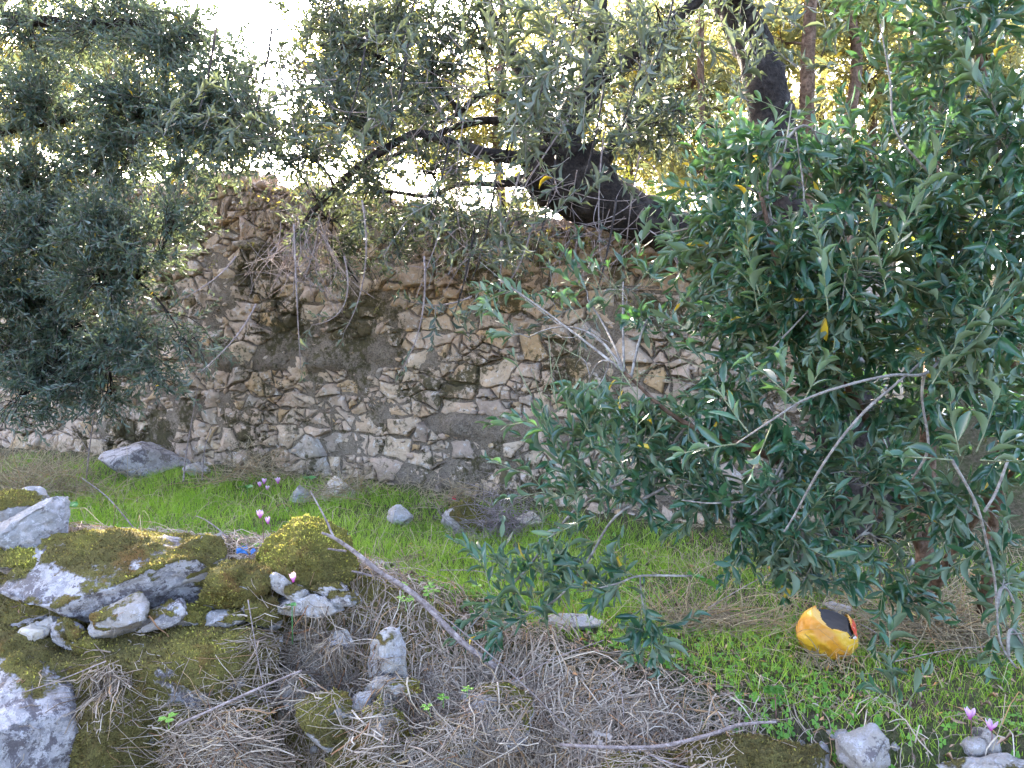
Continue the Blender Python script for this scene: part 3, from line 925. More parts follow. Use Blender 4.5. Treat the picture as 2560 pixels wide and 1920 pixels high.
def finish_tree(t, fo, br, base, leafmat, twigmat, branchmat, tmpl, near_parts=0, clear=None):
    if br.n: br.build('branches', branchmat, t, base)['kind'] = 'stuff'
    A = fo.arrays()
    if clear is not None:
        sx, sy = screen(A[0] + A[1] * A[4][:, None] * .5)
        keep = np.ones(len(sx), bool)
        for (cx, cy, rx_, ry_) in clear: keep &= ((sx - cx) / rx_) ** 2 + ((sy - cy) / ry_) ** 2 > 1
        A = tuple(a[keep] for a in A)
    n = len(A[0])
    sel = np.arange(n)
    if near_parts:
        sx, sy = screen(A[0]); inn = (sx > 0) & (sx < 2560) & (sy > 0) & (sy < 1920)
        score = np.where(inn, A[4] / A[0][:, 1], 0)
        # prefer leaves not buried: nearest first
        order = np.argsort(-score)
        leaf_parts(A, order[:near_parts], leafmat, t, base)
        sel = order[near_parts:]
    sx, sy = screen(A[0]); off = ((sy < -60) | (sx < -60) | (sx > 2620)) & (tmpl != 'far')
    inn_ = sel[~off[sel]]; out_ = sel[off[sel]]
    if len(inn_): emit_leaves('foliage', A, inn_, tmpl, leafmat, t, base)
    if len(out_): emit_leaves('crown_foliage', A, out_, 'far', leafmat, t, base)
    if fo.tw.n: fo.tw.build('twigs', twigmat, t, base)['kind'] = 'stuff'
    return n

COUNT = {}
# ------------------------------------------------------------------ the leaning olive
base = at(2150, 1180, 4.15); base[2] = gz(base[0], base[1])
t = thing('leaning_olive_tree', 'old olive tree with dark thick trunk leaning left over the wall', 'tree', tuple(base))
tm = MB()
tr = limb_tube(tm, [(2160, 1330, 4.15, .20), (2110, 1000, 4.15, .16), (2010, 780, 4.2, .14), (1870, 650, 4.25, .125), (1700, 585, 4.3, .118), (1560, 525, 4.35, .135), (1450, 465, 4.4, .19), (1400, 420, 4.42, .2), (1390, 375, 4.45, .13)], 18, 8, .16)
tm.build('trunk', M['bark'], t, base)
br = MB(); limbs = [tr]
def limb(pts, name='limb', mat='bark', k=9, knob=.1):
    pts = [(a_, b_, c_, e_ * (.74 if a_ < 1345 else 1.0)) for (a_, b_, c_, e_) in pts]
    mb = MB(); C = limb_tube(mb, pts, k, 8, knob * 1.5); o = mb.build(name, M[mat], t, base); limbs.append(C); return C
limb([(1390, 400, 4.42, .12), (1420, 320, 4.5, .1), (1470, 220, 4.6, .075), (1490, 80, 4.7, .06), (1500, -120, 4.8, .05)])
limb([(1350, 400, 4.42, .085), (1300, 395, 4.4, .055), (1220, 385, 4.35, .042), (1120, 355, 4.3, .036), (1040, 335, 4.25, .03), (960, 375, 4.2, .028), (870, 440, 4.2, .025), (790, 520, 4.2, .02), (730, 600, 4.25, .008)])
limb([(1360, 380, 4.42, .08), (1310, 330, 4.5, .05), (1230, 300, 4.55, .035), (1130, 320, 4.6, .028), (1050, 360, 4.6, .026), (930, 420, 4.6, .022), (830, 500, 4.6, .016), (770, 560, 4.6, .008)])
limb([(1385, 370, 4.45, .10), (1340, 260, 4.6, .07), (1300, 170, 4.7, .06), (1260, 110, 4.75, .062), (1215, 20, 4.8, .06), (1170, -80, 4.9, .055), (1100, -260, 5, .04)])
limb([(1320, 450, 4.4, .05), (1240, 460, 4.35, .022), (1150, 460, 4.3, .018), (1070, 490, 4.3, .015), (980, 480, 4.3, .012), (880, 482, 4.3, .008)])
limb([(1330, 300, 4.5, .03), (1250, 230, 4.5, .025), (1190, 245, 4.5, .022), (1150, 280, 4.5, .018), (1080, 320, 4.5, .012)])
limb([(1150, 280, 4.5, .02), (1090, 210, 4.5, .018), (1000, 170, 4.5, .014), (900, 120, 4.5, .008)])
limb([(1470, 220, 4.6, .06), (1600, 120, 4.6, .045), (1720, 20, 4.6, .04), (1850, -90, 4.6, .03)])
limb([(1480, 440, 4.4, .06), (1540, 350, 4.5, .025), (1600, 260, 4.5, .02), (1660, 120, 4.5, .014)])
LM = np.vstack(limbs)
fo = Foliage(11, (.042, .068), .23, .022)
fr = fo.r
def fb(px, py, d, rx, ry, nb, ns, ln=(.09, .2), **kw):
    fill_blob(fo, br, LM, at(px, py, d), (rx * d / F, .45, ry * d / F), nb, ns, ln, **kw)
for (px, py, d, rx, ry, nb) in ((860, 130, 4.4, 170, 150, 34), (1000, 60, 4.7, 200, 120, 36), (900, 300, 4.2, 170, 110, 34), (760, 390, 4.1, 120, 90, 20),
        (1100, 180, 4.4, 160, 130, 30), (1180, 60, 4.3, 150, 110, 24), (1380, 120, 4.1, 170, 130, 13), (1420, 40, 4.5, 180, 90, 11), (1330, 230, 4.0, 150, 110, 11), (1560, 180, 4.3, 170, 150, 11),
        (1640, 60, 4.4, 160, 110, 9), (1780, 330, 4.2, 170, 140, 9), (640, 350, 4.3, 70, 50, 10), (760, 250, 4.4, 110, 110, 20), (800, 60, 4.8, 140, 120, 26), (940, 200, 4.5, 130, 120, 22), (1060, 280, 4.5, 130, 90, 18), (1080, 430, 4.2, 150, 70, 15), (940, 470, 4.2, 130, 70, 14), (1350, 330, 4.05, 130, 80, 10), (1620, 330, 4.2, 130, 100, 22),
        (820, 560, 4.4, 120, 80, 15), (980, 600, 4.4, 140, 80, 18), (1130, 590, 4.3, 130, 80, 16), (1280, 600, 4.1, 130, 80, 13), (880, 700, 4.6, 110, 60, 9)):
    fb(px, py, d, rx, ry, int(nb * 1.25), 4)
def spray(px, py, d, dx, dy, L):
    fo.L = (.055, .085); fo.shoot(at(px, py, d), np.array([dx, fr.normal(0, .2), -dy], float), L, fr.normal(0, .2, 3), .002); fo.L = (.042, .068)
for (cx, cy, d, n_) in ((1400, 200, 3.0, 26), (1330, 300, 3.1, 14), (1420, 60, 3.0, 16), (1600, 40, 3.0, 8), (1560, 300, 3.2, 10), (1250, 190, 3.1, 8), (1260, 420, 3.2, 7), (1070, 560, 3.4, 6), (1450, 470, 3.2, 8), (1330, 650, 3.4, 8), (1180, 700, 3.5, 6), (1480, 760, 3.3, 6), (960, 370, 3.5, 5), (1640, 150, 3.0, 8), (1130, 800, 3.6, 4), (1850, 200, 3.0, 9), (1780, 60, 3.1, 9), (1930, 60, 3.0, 7), (2050, 150, 3.0, 7), (1000, 120, 3.4, 8), (860, 330, 3.5, 7), (620, 330, 3.5, 7), (480, 330, 3.5, 6)):
    for q in range(n_):
        spray(cx + fr.normal(0, 55), cy + fr.normal(0, 50), d + fr.normal(0, .12), fr.normal(-.2, .7), fr.normal(-.4, .8), fr.uniform(.08, .18))
    c0 = at(cx, cy, d); dmz = bez(at(cx + 60, cy - 260, d + .5), at(cx + 40, cy - 100, d + .1), c0, 9); br.tube(dmz, np.linspace(.006, .002, 9), 5)
# crown above the frame (it shades the terrace)
for (px, py, d, rx, ry, nb) in ((1000, -200, 4.9, 300, 160, 55), (1300, -260, 4.7, 320, 200, 70), (1600, -220, 4.7, 300, 200, 70), (1900, -200, 4.6, 300, 220, 60), (1450, -600, 5.0, 500, 220, 75), (1900, -550, 4.8, 400, 240, 70), (1100, -560, 5.2, 350, 200, 50), (820, -380, 5.0, 220, 200, 34), (900, -800, 5.0, 350, 250, 46), (1300, -950, 5.0, 450, 250, 46)):
    fb(px, py, d, rx, ry, nb, 4)
# bare dead twigs hanging at the low end of the arched limb and under the burl
dm = MB()
for k in range(150):
    if k < 60: a = at(fr.uniform(700, 830), fr.uniform(500, 600), 4.2 + fr.uniform(-.1, .4)); L = fr.uniform(.15, .5); d_ = np.array([fr.normal(-.1, .3), fr.normal(0, .3), -1])
    elif k < 115: a = at(fr.uniform(1050, 1650), fr.uniform(380, 620), 4.1 + fr.uniform(-.2, .3)); L = fr.uniform(.15, .5); d_ = np.array([fr.normal(0, .7), fr.normal(0, .3), -.6 + fr.normal(0, .5)])
    else: a = at(fr.uniform(750, 1300), fr.uniform(150, 400), 4.0 + fr.uniform(-.2, .3)); L = fr.uniform(.15, .5); d_ = np.array([fr.normal(0, .7), fr.normal(0, .3), -.3 + fr.normal(0, .5)])
    d_ /= np.linalg.norm(d_)
    P = bez(a, a + d_ * L * .5 + fr.normal(0, .06, 3), a + d_ * L + [fr.normal(0, .08), 0, fr.uniform(-.02, .12)], 9)
    dm.tube(P, np.linspace(.0032, .0012, 9), 4, a=fr.random(), cap=False)
    for q in range(3):
        b_ = P[fr.integers(3, 8)]; e = b_ + fr.normal(0, .08, 3)
        dm.tube(bez(b_, (b_ + e) / 2 + fr.normal(0, .02, 3), e, 5), np.linspace(.0018, .0008, 5), 3, a=fr.random(), cap=False)
for (x0, y0, x1, y1, x2, y2) in ((735, 560, 742, 780, 752, 920), (640, 760, 600, 850, 495, 935), (905, 500, 940, 700, 860, 830), (1060, 640, 1075, 820, 1000, 930), (1250, 480, 1255, 620, 1250, 720), (860, 640, 900, 800, 780, 812), (1330, 560, 1300, 720, 1200, 760), (1420, 300, 1330, 430, 1305, 480), (1510, 330, 1490, 480, 1500, 640), (700, 170, 745, 380, 775, 470), (1130, 420, 1000, 560, 960, 640), (590, 640, 560, 690, 470, 740), (1300, 430, 1260, 560, 1250, 650), (1600, 380, 1570, 520, 1560, 690), (1180, 740, 1100, 780, 1010, 750)):
    d0 = fr.uniform(3.7, 4.2); P = bez(at(x0, y0, d0), at(x1, y1, d0), at(x2, y2, d0 + fr.normal(0, .15)), 14)
    dm.tube(P, np.linspace(.0048, .002, 14), 5, a=fr.random())
    for q in range(3): fo.shoot(P[-1 - q * 2], P[-1] - P[-3] + fr.normal(0, .03, 3), fr.uniform(.05, .1))
dm.build('dead_twigs', M['dead_twig'], t, base)['kind'] = 'stuff'
COUNT['olive'] = finish_tree(t, fo, br, base, M['leaf_olive'], M['bark_light'], M['bark'], 'mid', 280)

# ------------------------------------------------------------------ second olive trunk, upright behind the bush
base = at(2000, 900, 4.7); base[2] = gz(base[0], base[1]); t = thing('upright_olive_tree', 'dark bent tree trunk rising behind the bush, right of the leaning olive', 'tree', tuple(base))
tm = MB(); zb = base[2]
C = limb_tube(tm, [(2010, HOR - (zb - .1 - CAMZ) / 4.7 * F, 4.7, .17), (1970, 640, 4.75, .135), (1940, 420, 4.8, .125), (1925, 260, 4.85, .12), (1870, 90, 4.9, .11), (1800, -60, 5.0, .10), (1760, -300, 5.1, .07)], 18, 10, .24)
tm.build('trunk', M['bark'], t, base)
fo = Foliage(12, (.045, .07), .24, .024, .002, False); br = MB()
for (px, py, d, rx, ry, nb) in ((1820, -60, 4.9, 250, 150, 40), (2000, -200, 5.0, 300, 200, 55), (1750, -380, 5.2, 300, 200, 50), (2250, -250, 4.8, 300, 220, 55), (2050, -550, 5, 400, 240, 60)):
    fill_blob(fo, br, C, at(px, py, d), (rx * d / F, .5, ry * d / F), nb, 4, (.1, .2))
finish_tree(t, fo, br, base, M['leaf_mid'], M['bark_light'], M['bark'], 'far')

# ------------------------------------------------------------------ olive on the left
base = at(-420, 1150, 4.9); base[2] = gz(base[0], base[1])
t = thing('grey_olive_tree', 'dense grey-green olive tree filling the left edge and hanging before the wall', 'tree', tuple(base))
tm = MB()
C1 = limb_tube(tm, [(-420, 1180, 4.9, .2), (-380, 800, 4.9, .17), (-250, 450, 4.95, .15), (-120, 200, 5.2, .12), (-40, 40, 5.3, .09), (20, -120, 5.4, .08), (90, -400, 5.2, .06)], 16, 8, .14)
tm.build('trunk', M['bark'], t, base)
lm = [C1]
for pts in ([(-330, 650, 4.9, .08), (-150, 560, 4.9, .035), (60, 540, 4.9, .02), (220, 600, 4.8, .012), (340, 700, 4.6, .007)],
            [(-250, 450, 4.95, .08), (0, 330, 5.0, .035), (250, 290, 5.0, .02), (450, 300, 4.9, .014), (600, 260, 4.8, .008)],
            [(-350, 750, 4.9, .06), (-100, 800, 4.9, .025), (80, 760, 4.9, .015), (260, 850, 4.8, .008)],
            [(-40, 40, 5.3, .05), (200, 60, 5.1, .025), (400, 60, 5.0, .018), (540, 120, 4.9, .010)]):
    mb = MB(); lm.append(limb_tube(mb, pts, 8, 8, .1)); mb.build('limb', M['bark'], t, base)
LM2 = np.vstack(lm)
fo = Foliage(13, (.042, .068), .23, .022, .002); br = MB()
for (px, py, d, rx, ry, nb, ns) in ((60, 120, 5.2, 200, 140, 50, 4), (250, 100, 5.1, 180, 130, 48, 4), (430, 160, 4.9, 150, 130, 44, 4), (560, 210, 4.8, 90, 110, 22, 4), (120, 290, 5.0, 200, 110, 48, 4),
        (340, 290, 4.7, 170, 100, 46, 4), (510, 330, 4.6, 130, 80, 30, 4), (80, 450, 4.9, 170, 110, 44, 4), (260, 420, 4.8, 150, 90, 38, 4), (120, 600, 4.8, 190, 110, 50, 4), (290, 590, 4.6, 120, 110, 36, 4),
        (90, 760, 4.8, 190, 110, 46, 4), (260, 730, 4.6, 130, 100, 34, 4), (370, 640, 4.5, 80, 60, 11, 4), (430, 540, 4.4, 90, 50, 13, 4), (60, 900, 4.9, 130, 80, 34, 3), (330, 860, 4.6, 110, 70, 22, 3), (410, 960, 4.6, 60, 60, 7, 4), (620, 300, 4.5, 80, 60, 12, 4), (560, 400, 4.5, 90, 40, 9, 4), (640, 180, 4.7, 60, 60, 7, 4), (470, 90, 5.0, 110, 90, 22, 4), (520, 260, 4.8, 110, 90, 20, 4), (330, 30, 5.2, 150, 80, 24, 4), (440, 430, 4.6, 90, 50, 12, 4), (220, 960, 4.8, 120, 60, 16, 3), (160, 860, 4.8, 150, 70, 30, 3), (90, 990, 4.7, 120, 60, 22, 3), (250, 1010, 4.7, 90, 50, 10, 3), (-20, 700, 4.6, 120, 200, 30, 4),
        (40, 1060, 4.7, 80, 50, 8, 3), (480, 890, 4.6, 60, 40, 5, 4),
        (100, -80, 5.3, 320, 140, 50, 4), (-250, 300, 5, 250, 300, 60, 4), (-200, 800, 4.8, 200, 250, 36, 4), (150, -350, 5.3, 400, 200, 60, 4), (480, -420, 5.2, 330, 220, 46, 4), (250, -800, 5.3, 450, 260, 50, 4), (620, -850, 5.3, 350, 300, 46, 4)):  # unseen crown; blobs above the frame added to keep sun off the terrace
    fill_blob(fo, br, LM2, at(px, py, d), (rx * d / F, .4, ry * d / F), int(nb * (1.9 if (px > 0 and py > 250) else 1.25)), ns, (.1, .22))
COUNT['left'] = finish_tree(t, fo, br, base, M['leaf_mid'], M['bark_light'], M['bark'], 'mid', 280)

# ------------------------------------------------------------------ the near olive thicket on the right
base = at(2310, 1500, 2.95); base[2] = gz(base[0], base[1])
t = thing('wild_olive_bush', 'near glossy dark green olive bush spreading over the right half', 'bush', tuple(base))
lm = []
def stem(pts, mat='bark_brown', name='stem'):
    mb = MB(); C = limb_tube(mb, pts, 8, 8, .08); mb.build(name, M[mat], t, base); lm.append(C)
stem([(2312, 1520, 2.95, .034), (2315, 1300, 2.92, .031), (2318, 1150, 2.9, .028), (2330, 900, 2.85, .024), (2350, 600, 2.8, .02), (2300, 300, 2.8, .014), (2280, 60, 2.8, .008)])
stem([(2312, 1400, 2.95, .02), (2220, 1150, 2.75, .016), (2080, 900, 2.5, .013), (1960, 700, 2.4, .01), (1900, 480, 2.4, .006)])
stem([(2460, 1530, 2.9, .025), (2500, 1200, 2.7, .02), (2540, 800, 2.4, .017), (2500, 400, 2.3, .012), (2440, 100, 2.3, .007)])
stem([(2330, 1480, 2.95, .02), (2400, 1350, 2.7, .016), (2470, 1250, 2.5, .014), (2620, 1050, 2.2, .012), (2700, 700, 2.0, .01)])
stem([(2310, 1330, 2.93, .02), (2120, 1250, 2.75, .014), (1900, 1130, 2.6, .011), (1700, 1050, 2.6, .008), (1560, 930, 2.6, .005)])
# visible pale bare branches (pixel paths from the photograph, at real depths)
for pts in ([(2360, 890, 2.2, .0075), (2310, 935, 2.05, .0068), (2230, 938, 1.95, .006), (2120, 962, 1.9, .0055), (2010, 1000, 1.9, .005), (1930, 1050, 1.9, .004), (1840, 1110, 1.92, .003)],
            [(2310, 900, 2.15, .0065), (2240, 960, 2.1, .006), (2170, 1020, 2.1, .006), (2100, 1100, 2.1, .0055), (2040, 1190, 2.12, .005), (1985, 1290, 2.15, .0045), (1960, 1330, 2.15, .004)],
            [(2310, 935, 2.05, .007), (2305, 1000, 2.1, .0065), (2320, 1120, 2.12, .006), (2280, 1200, 2.2, .006)],
            [(2380, 1150, 1.95, .006), (2440, 1260, 1.95, .006), (2470, 1370, 1.98, .0055), (2488, 1460, 2.0, .005), (2500, 1600, 2.0, .0042), (2540, 1670, 2.0, .0035)],
            [(2520, 1150, 1.95, .006), (2490, 1230, 1.95, .006), (2460, 1280, 1.95, .0055)],
            [(2560, 700, 2.2, .009), (2430, 800, 2.2, .0075), (2340, 880, 2.18, .007)],
            [(1930, 870, 2.3, .004), (1980, 820, 2.3, .0042), (2050, 740, 2.35, .0045), (2110, 640, 2.4, .005), (2170, 500, 2.4, .0055)],
            [(1700, 1250, 2.45, .0038), (1790, 1258, 2.4, .0042), (1900, 1240, 2.4, .005), (1960, 1150, 2.42, .006)],
            [(1830, 1320, 2.45, .003), (1900, 1270, 2.42, .004), (1950, 1200, 2.42, .005)],
            [(2010, 1400, 2.4, .003), (2100, 1370, 2.4, .004), (2180, 1310, 2.4, .005), (2230, 1200, 2.45, .006)],
            [(1410, 1170, 2.5, .003), (1350, 1100, 2.5, .0025)], 
            [(1980, 260, 2.4, .003), (1960, 380, 2.4, .004), (1920, 450, 2.42, .0045), (1930, 560, 2.45, .005)],
            [(2200, 60, 2.1, .003), (2225, 200, 2.1, .004), (2240, 330, 2.1, .0045), (2330, 440, 2.15, .006)],
            [(2560, 330, 2.2, .006), (2480, 460, 2.2, .006), (2400, 640, 2.2, .007)],
            [(1990, 330, 2.35, .003), (2010, 500, 2.35, .004), (1985, 560, 2.4, .004)]):
    pts = [(a_, b_, c_, e_ * .6) for (a_, b_, c_, e_) in pts]
    mb = MB(); C = limb_tube(mb, pts, 6, 7, .12); mb.build('branch', M['bark_light'], t, base); lm.append(C)
LM3 = np.vstack(lm)
fo = Foliage(17, (.052, .084), .27, .024, .005); br = MB(); r = fo.r
def shoots(lst):
    for (px, py, d, dx, dy, dz, L) in lst:
        p = at(px, py, d)
        fo.shoot(p, np.array([dx, dz, -dy], float), L, r.normal(0, .18, 3), .0022)
# individually aimed sprays:  px py depth, direction in picture (right, down) and away, length
shoots([(1840, 1110, 1.92, -.9, .1, 0, .13), (1870, 1080, 1.92, -.6, -.8, .1, .12), (1960, 1050, 1.9, .1, -1, 0, .14), (2010, 1000, 1.9, .4, -.9, -.1, .13), (1990, 1010, 1.9, -.6, -.7, 0, .12), (1930, 1060, 1.9, -.3, .8, 0, .10),
        (2380, 1150, 1.75, -.9, -.1, 0, .12), (2400, 1140, 1.75, -.3, -1, 0, .15), (2440, 1130, 1.75, .4, -.9, 0, .14), (2470, 1130, 1.75, .9, -.4, 0, .15), (2450, 1150, 1.75, 1, .1, 0, .12), (2330, 960, 1.95, .5, -.9, 0, .18), (2370, 930, 1.95, .7, -.8, 0, .2), (2430, 830, 2.0, .5, -.9, 0, .18),
        (2070, 780, 2.0, -.1, -1, 0, .2), (2215, 730, 2.0, -.2, -1, 0, .22), (2225, 640, 2.0, .4, -.9, 0, .2), (2290, 540, 2.0, .3, -1, 0, .18), (1895, 780, 2.2, -.2, -1, 0, .22), (1900, 740, 2.2, -.3, -.9, .1, .2), (1870, 640, 2.3, -.1, -1, 0, .22),
        (1390, 1110, 2.45, -.35, -1, 0, .22), (1480, 1120, 2.45, -.25, -1, 0, .24), (1430, 1060, 2.45, -.2, -1, 0, .18), (1390, 1010, 2.4, -.2, -1, 0, .17), (1440, 1230, 2.45, -.5, -.9, 0, .25), (1330, 1190, 2.5, -.9, -.3, 0, .14), (1590, 1090, 2.45, .05, -1, 0, .2), (1560, 1180, 2.45, -.5, -.8, 0, .2),
        (1490, 1290, 2.5, -.8, .3, 0, .2), (1560, 1310, 2.55, -.3, .8, 0, .2),
        (2210, 1640, 2.1, .2, -1, 0, .1), (2230, 1740, 2.05, -.1, -1, 0, .14), (2250, 1790, 2.05, -.2, -1, 0, .12), (2235, 1760, 2.05, -.8, -.7, 0, .1), (2260, 1770, 2.05, .6, -.8, 0, .09)])
for (px, py, d, n_) in ((1420, 1080, 2.5, 8), (1500, 1180, 2.5, 6), (1400, 1200, 2.5, 5), (1590, 1020, 2.55, 4), (1560, 1130, 2.5, 5), (1480, 1290, 2.5, 7), (1350, 1050, 2.5, 4), (1680, 800, 2.6, 3), (1560, 740, 2.7, 3), (1380, 1420, 2.6, 6), (1250, 1420, 2.62, 5), (1300, 1560, 2.6, 6)):
    for q in range(n_):
        a = at(px + r.normal(0, 35), py + r.normal(0, 40), d + r.normal(0, .06)); fo.shoot(a, np.array([r.normal(-.25, .5), r.normal(0, .25), r.normal(.7, .4)]), r.uniform(.09, .18), r.normal(0, .2, 3), .0022)
# low sprays reaching over the grass, each on its twig
for pts in ([(1640, 1180, 2.6, .006), (1480, 1240, 2.62, .005), (1380, 1340, 2.65, .0042), (1310, 1430, 2.66, .0035), (1220, 1520, 2.66, .0025), (1130, 1620, 2.66, .0016)],
            [(1660, 1220, 2.6, .006), (1540, 1290, 2.6, .0045), (1470, 1400, 2.6, .004), (1400, 1490, 2.6, .0035), (1330, 1530, 2.6, .0025), (1260, 1560, 2.6, .0016)],
            [(1730, 1440, 2.5, .004), (1600, 1440, 2.5, .0035), (1540, 1460, 2.5, .003), (1450, 1480, 2.55, .002)],
            [(1600, 1440, 2.5, .003), (1605, 1500, 2.5, .003), (1625, 1560, 2.48, .0025), (1640, 1600, 2.48, .0016)]):
    mb = MB(); C = limb_tube(mb, pts, 5, 7, .1); mb.build('branch', M['bark_light'], t, base)
    for k in range(16):
        i = r.integers(int(len(C) * .3), len(C)); dr = C[min(i + 1, len(C) - 1)] - C[i - 1]; dr /= np.linalg.norm(dr)
        fo.shoot(C[i], dr * .7 + r.normal(0, .6, 3) + [0, 0, .1], r.uniform(.06, .14))
for (px, py, d, rx, ry, nb, ns) in ((2420, 120, 2.2, 150, 150, 16, 3), (2300, 150, 2.5, 120, 150, 13, 3), (2500, 350, 2.1, 130, 160, 19, 3), (2330, 330, 2.4, 150, 120, 19, 3), (2200, 420, 2.5, 140, 90, 18, 3), (2040, 380, 2.5, 120, 110, 15, 3),
        (1900, 420, 2.6, 130, 90, 18, 3), (1780, 500, 2.7, 110, 90, 15, 3), (1900, 600, 2.5, 150, 90, 26, 3), (2080, 560, 2.4, 140, 90, 26, 3), (2280, 560, 2.3, 140, 110, 26, 3), (2470, 600, 2.2, 120, 130, 23, 3),
        (1760, 680, 2.7, 110, 80, 17, 3), (1930, 720, 2.45, 130, 80, 24, 3), (2130, 740, 2.3, 150, 90, 27, 3), (2330, 750, 2.3, 140, 100, 26, 3), (2500, 830, 2.1, 110, 120, 18, 3),
        (1850, 830, 2.6, 120, 80, 20, 3), (2000, 850, 2.5, 130, 80, 22, 3), (2180, 880, 2.5, 130, 70, 18, 3), (1790, 960, 2.7, 110, 80, 16, 3), (2060, 1000, 2.6, 120, 80, 17, 3), (2220, 1050, 2.5, 120, 90, 17, 3), (2400, 1020, 2.3, 120, 90, 19, 3), (2510, 1100, 2.2, 90, 80, 9, 3),
        (1900, 1120, 2.6, 120, 80, 17, 3), (1700, 1100, 2.75, 110, 80, 14, 3), (1560, 1080, 2.8, 100, 80, 12, 3), (1480, 960, 2.8, 70, 60, 6, 3), (1600, 1230, 2.75, 120, 70, 15, 3), (1780, 1240, 2.6, 130, 70, 19, 3), (1960, 1230, 2.5, 120, 70, 17, 3), (2120, 1190, 2.4, 110, 70, 15, 3),
        (1850, 1330, 2.6, 120, 50, 12, 3), (2000, 1350, 2.4, 100, 60, 12, 3), (1990, 1430, 2.45, 60, 50, 6, 3), (2060, 1440, 2.45, 80, 40, 8, 3), (2230, 1480, 2.5, 90, 50, 10, 3), (2330, 1250, 2.35, 110, 70, 11, 3), (2430, 1330, 2.3, 90, 60, 7, 3), (2500, 1480, 2.1, 60, 70, 6, 3), (2530, 1600, 2.05, 50, 60, 4, 3), (1660, 820, 2.9, 90, 70, 9, 3), (1690, 600, 2.9, 110, 70, 11, 3), (1560, 700, 3.0, 90, 60, 7, 3), (1450, 750, 3.1, 80, 50, 5, 3), (1250, 690, 3.3, 70, 50, 4, 3), (1330, 830, 3.0, 60, 60, 4, 3),
        (2620, 500, 2.2, 120, 400, 30, 3), (2450, -100, 2.3, 250, 120, 24, 3), (2200, -60, 2.5, 200, 100, 16, 3)):
    fill_blob(fo, br, LM3, at(px, py, d), (rx * d / F, .24, ry * d / F), max(2, int(nb * (.62 if py > 380 else (.62 if px > 2150 else .42)))), ns, (.09, .2), brad=.005, thin=.0024)
COUNT['bush'] = finish_tree(t, fo, br, base, M['leaf_near'], M['green_twig'], M['bark_light'], 'near', 298, [(2065, 1590, 130, 105), (1460, 880, 150, 80), (1650, 930, 110, 70), (1330, 950, 60, 60), (1560, 720, 90, 50), (1400, 800, 120, 40)])

# ------------------------------------------------------------------ trees and shrubs on the upper terrace
GOLD = 'slender trees on the upper terrace behind the wall'
def back_tree(px, d, r0, topz, lab, blobs, seed, mat='leaf_gold', lean=0.0, bark='bark_brown', n=1.0):
    x = (px - 1280) / F * d; z0 = gz(x, d)
    base = np.array([x, d, z0])
    t = thing('slender_tree', lab, 'tree', tuple(base), GOLD)
    rr = np.random.default_rng(seed)
    k = 7
    C = np.array([[x + lean * q / k + rr.normal(0, .04), d + rr.normal(0, .03), z0 - .05 + (topz - z0) * q / (k - 1)] for q in range(k)])
    C = catmull(C, 6); mb = MB(); mb.tube(C, np.linspace(r0, r0 * .5, len(C)), 10, knob=.1); mb.build('trunk', M[bark], t, base)
    fo = Foliage(seed, (.065, .11), .34, .036, .02, False); br = MB()
    for (bx, by, bd, rx, ry, nb) in blobs:
        fill_blob(fo, br, C, at(bx, by, bd), (rx * bd / F, .7, ry * bd / F), int(nb * n * 1.45), 4, (.16, .34), brad=.012, thin=.005)
    return finish_tree(t, fo, br, base, M[mat], M['bark_brown'], M['bark_brown'], 'far')
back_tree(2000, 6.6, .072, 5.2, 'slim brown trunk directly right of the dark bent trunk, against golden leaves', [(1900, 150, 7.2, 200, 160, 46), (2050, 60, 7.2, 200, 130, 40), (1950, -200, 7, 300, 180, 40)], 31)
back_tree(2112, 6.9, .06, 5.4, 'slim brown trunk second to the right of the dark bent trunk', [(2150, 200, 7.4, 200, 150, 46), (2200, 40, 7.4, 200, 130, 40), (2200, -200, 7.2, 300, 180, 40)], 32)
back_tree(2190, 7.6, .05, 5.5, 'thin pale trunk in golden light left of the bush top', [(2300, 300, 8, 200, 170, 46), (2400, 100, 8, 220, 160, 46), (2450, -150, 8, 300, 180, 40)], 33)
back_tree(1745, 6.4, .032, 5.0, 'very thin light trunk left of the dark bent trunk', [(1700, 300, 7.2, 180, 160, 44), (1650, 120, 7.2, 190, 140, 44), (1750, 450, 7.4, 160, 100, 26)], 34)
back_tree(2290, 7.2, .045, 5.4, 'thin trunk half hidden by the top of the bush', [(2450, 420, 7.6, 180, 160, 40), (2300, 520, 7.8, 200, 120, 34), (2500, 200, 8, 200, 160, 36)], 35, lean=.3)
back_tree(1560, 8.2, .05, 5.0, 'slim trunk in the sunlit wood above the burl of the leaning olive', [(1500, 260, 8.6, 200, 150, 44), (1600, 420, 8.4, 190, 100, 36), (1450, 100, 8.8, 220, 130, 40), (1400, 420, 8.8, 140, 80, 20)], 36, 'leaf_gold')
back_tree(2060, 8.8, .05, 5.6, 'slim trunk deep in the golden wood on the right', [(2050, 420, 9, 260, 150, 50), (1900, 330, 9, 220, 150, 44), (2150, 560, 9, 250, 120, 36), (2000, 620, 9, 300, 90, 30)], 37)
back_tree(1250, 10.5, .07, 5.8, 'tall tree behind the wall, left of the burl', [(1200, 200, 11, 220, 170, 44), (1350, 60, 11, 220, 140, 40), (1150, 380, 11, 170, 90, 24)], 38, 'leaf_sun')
back_tree(90, 10.5, .08, 6.4, 'tall tree glowing in sunlight behind the left olive', [(120, 150, 11, 260, 180, 60), (60, 330, 11, 240, 120, 46), (330, 180, 11, 180, 160, 36), (300, 340, 11, 150, 80, 20), (100, -100, 11, 350, 150, 40)], 39, 'leaf_sun')
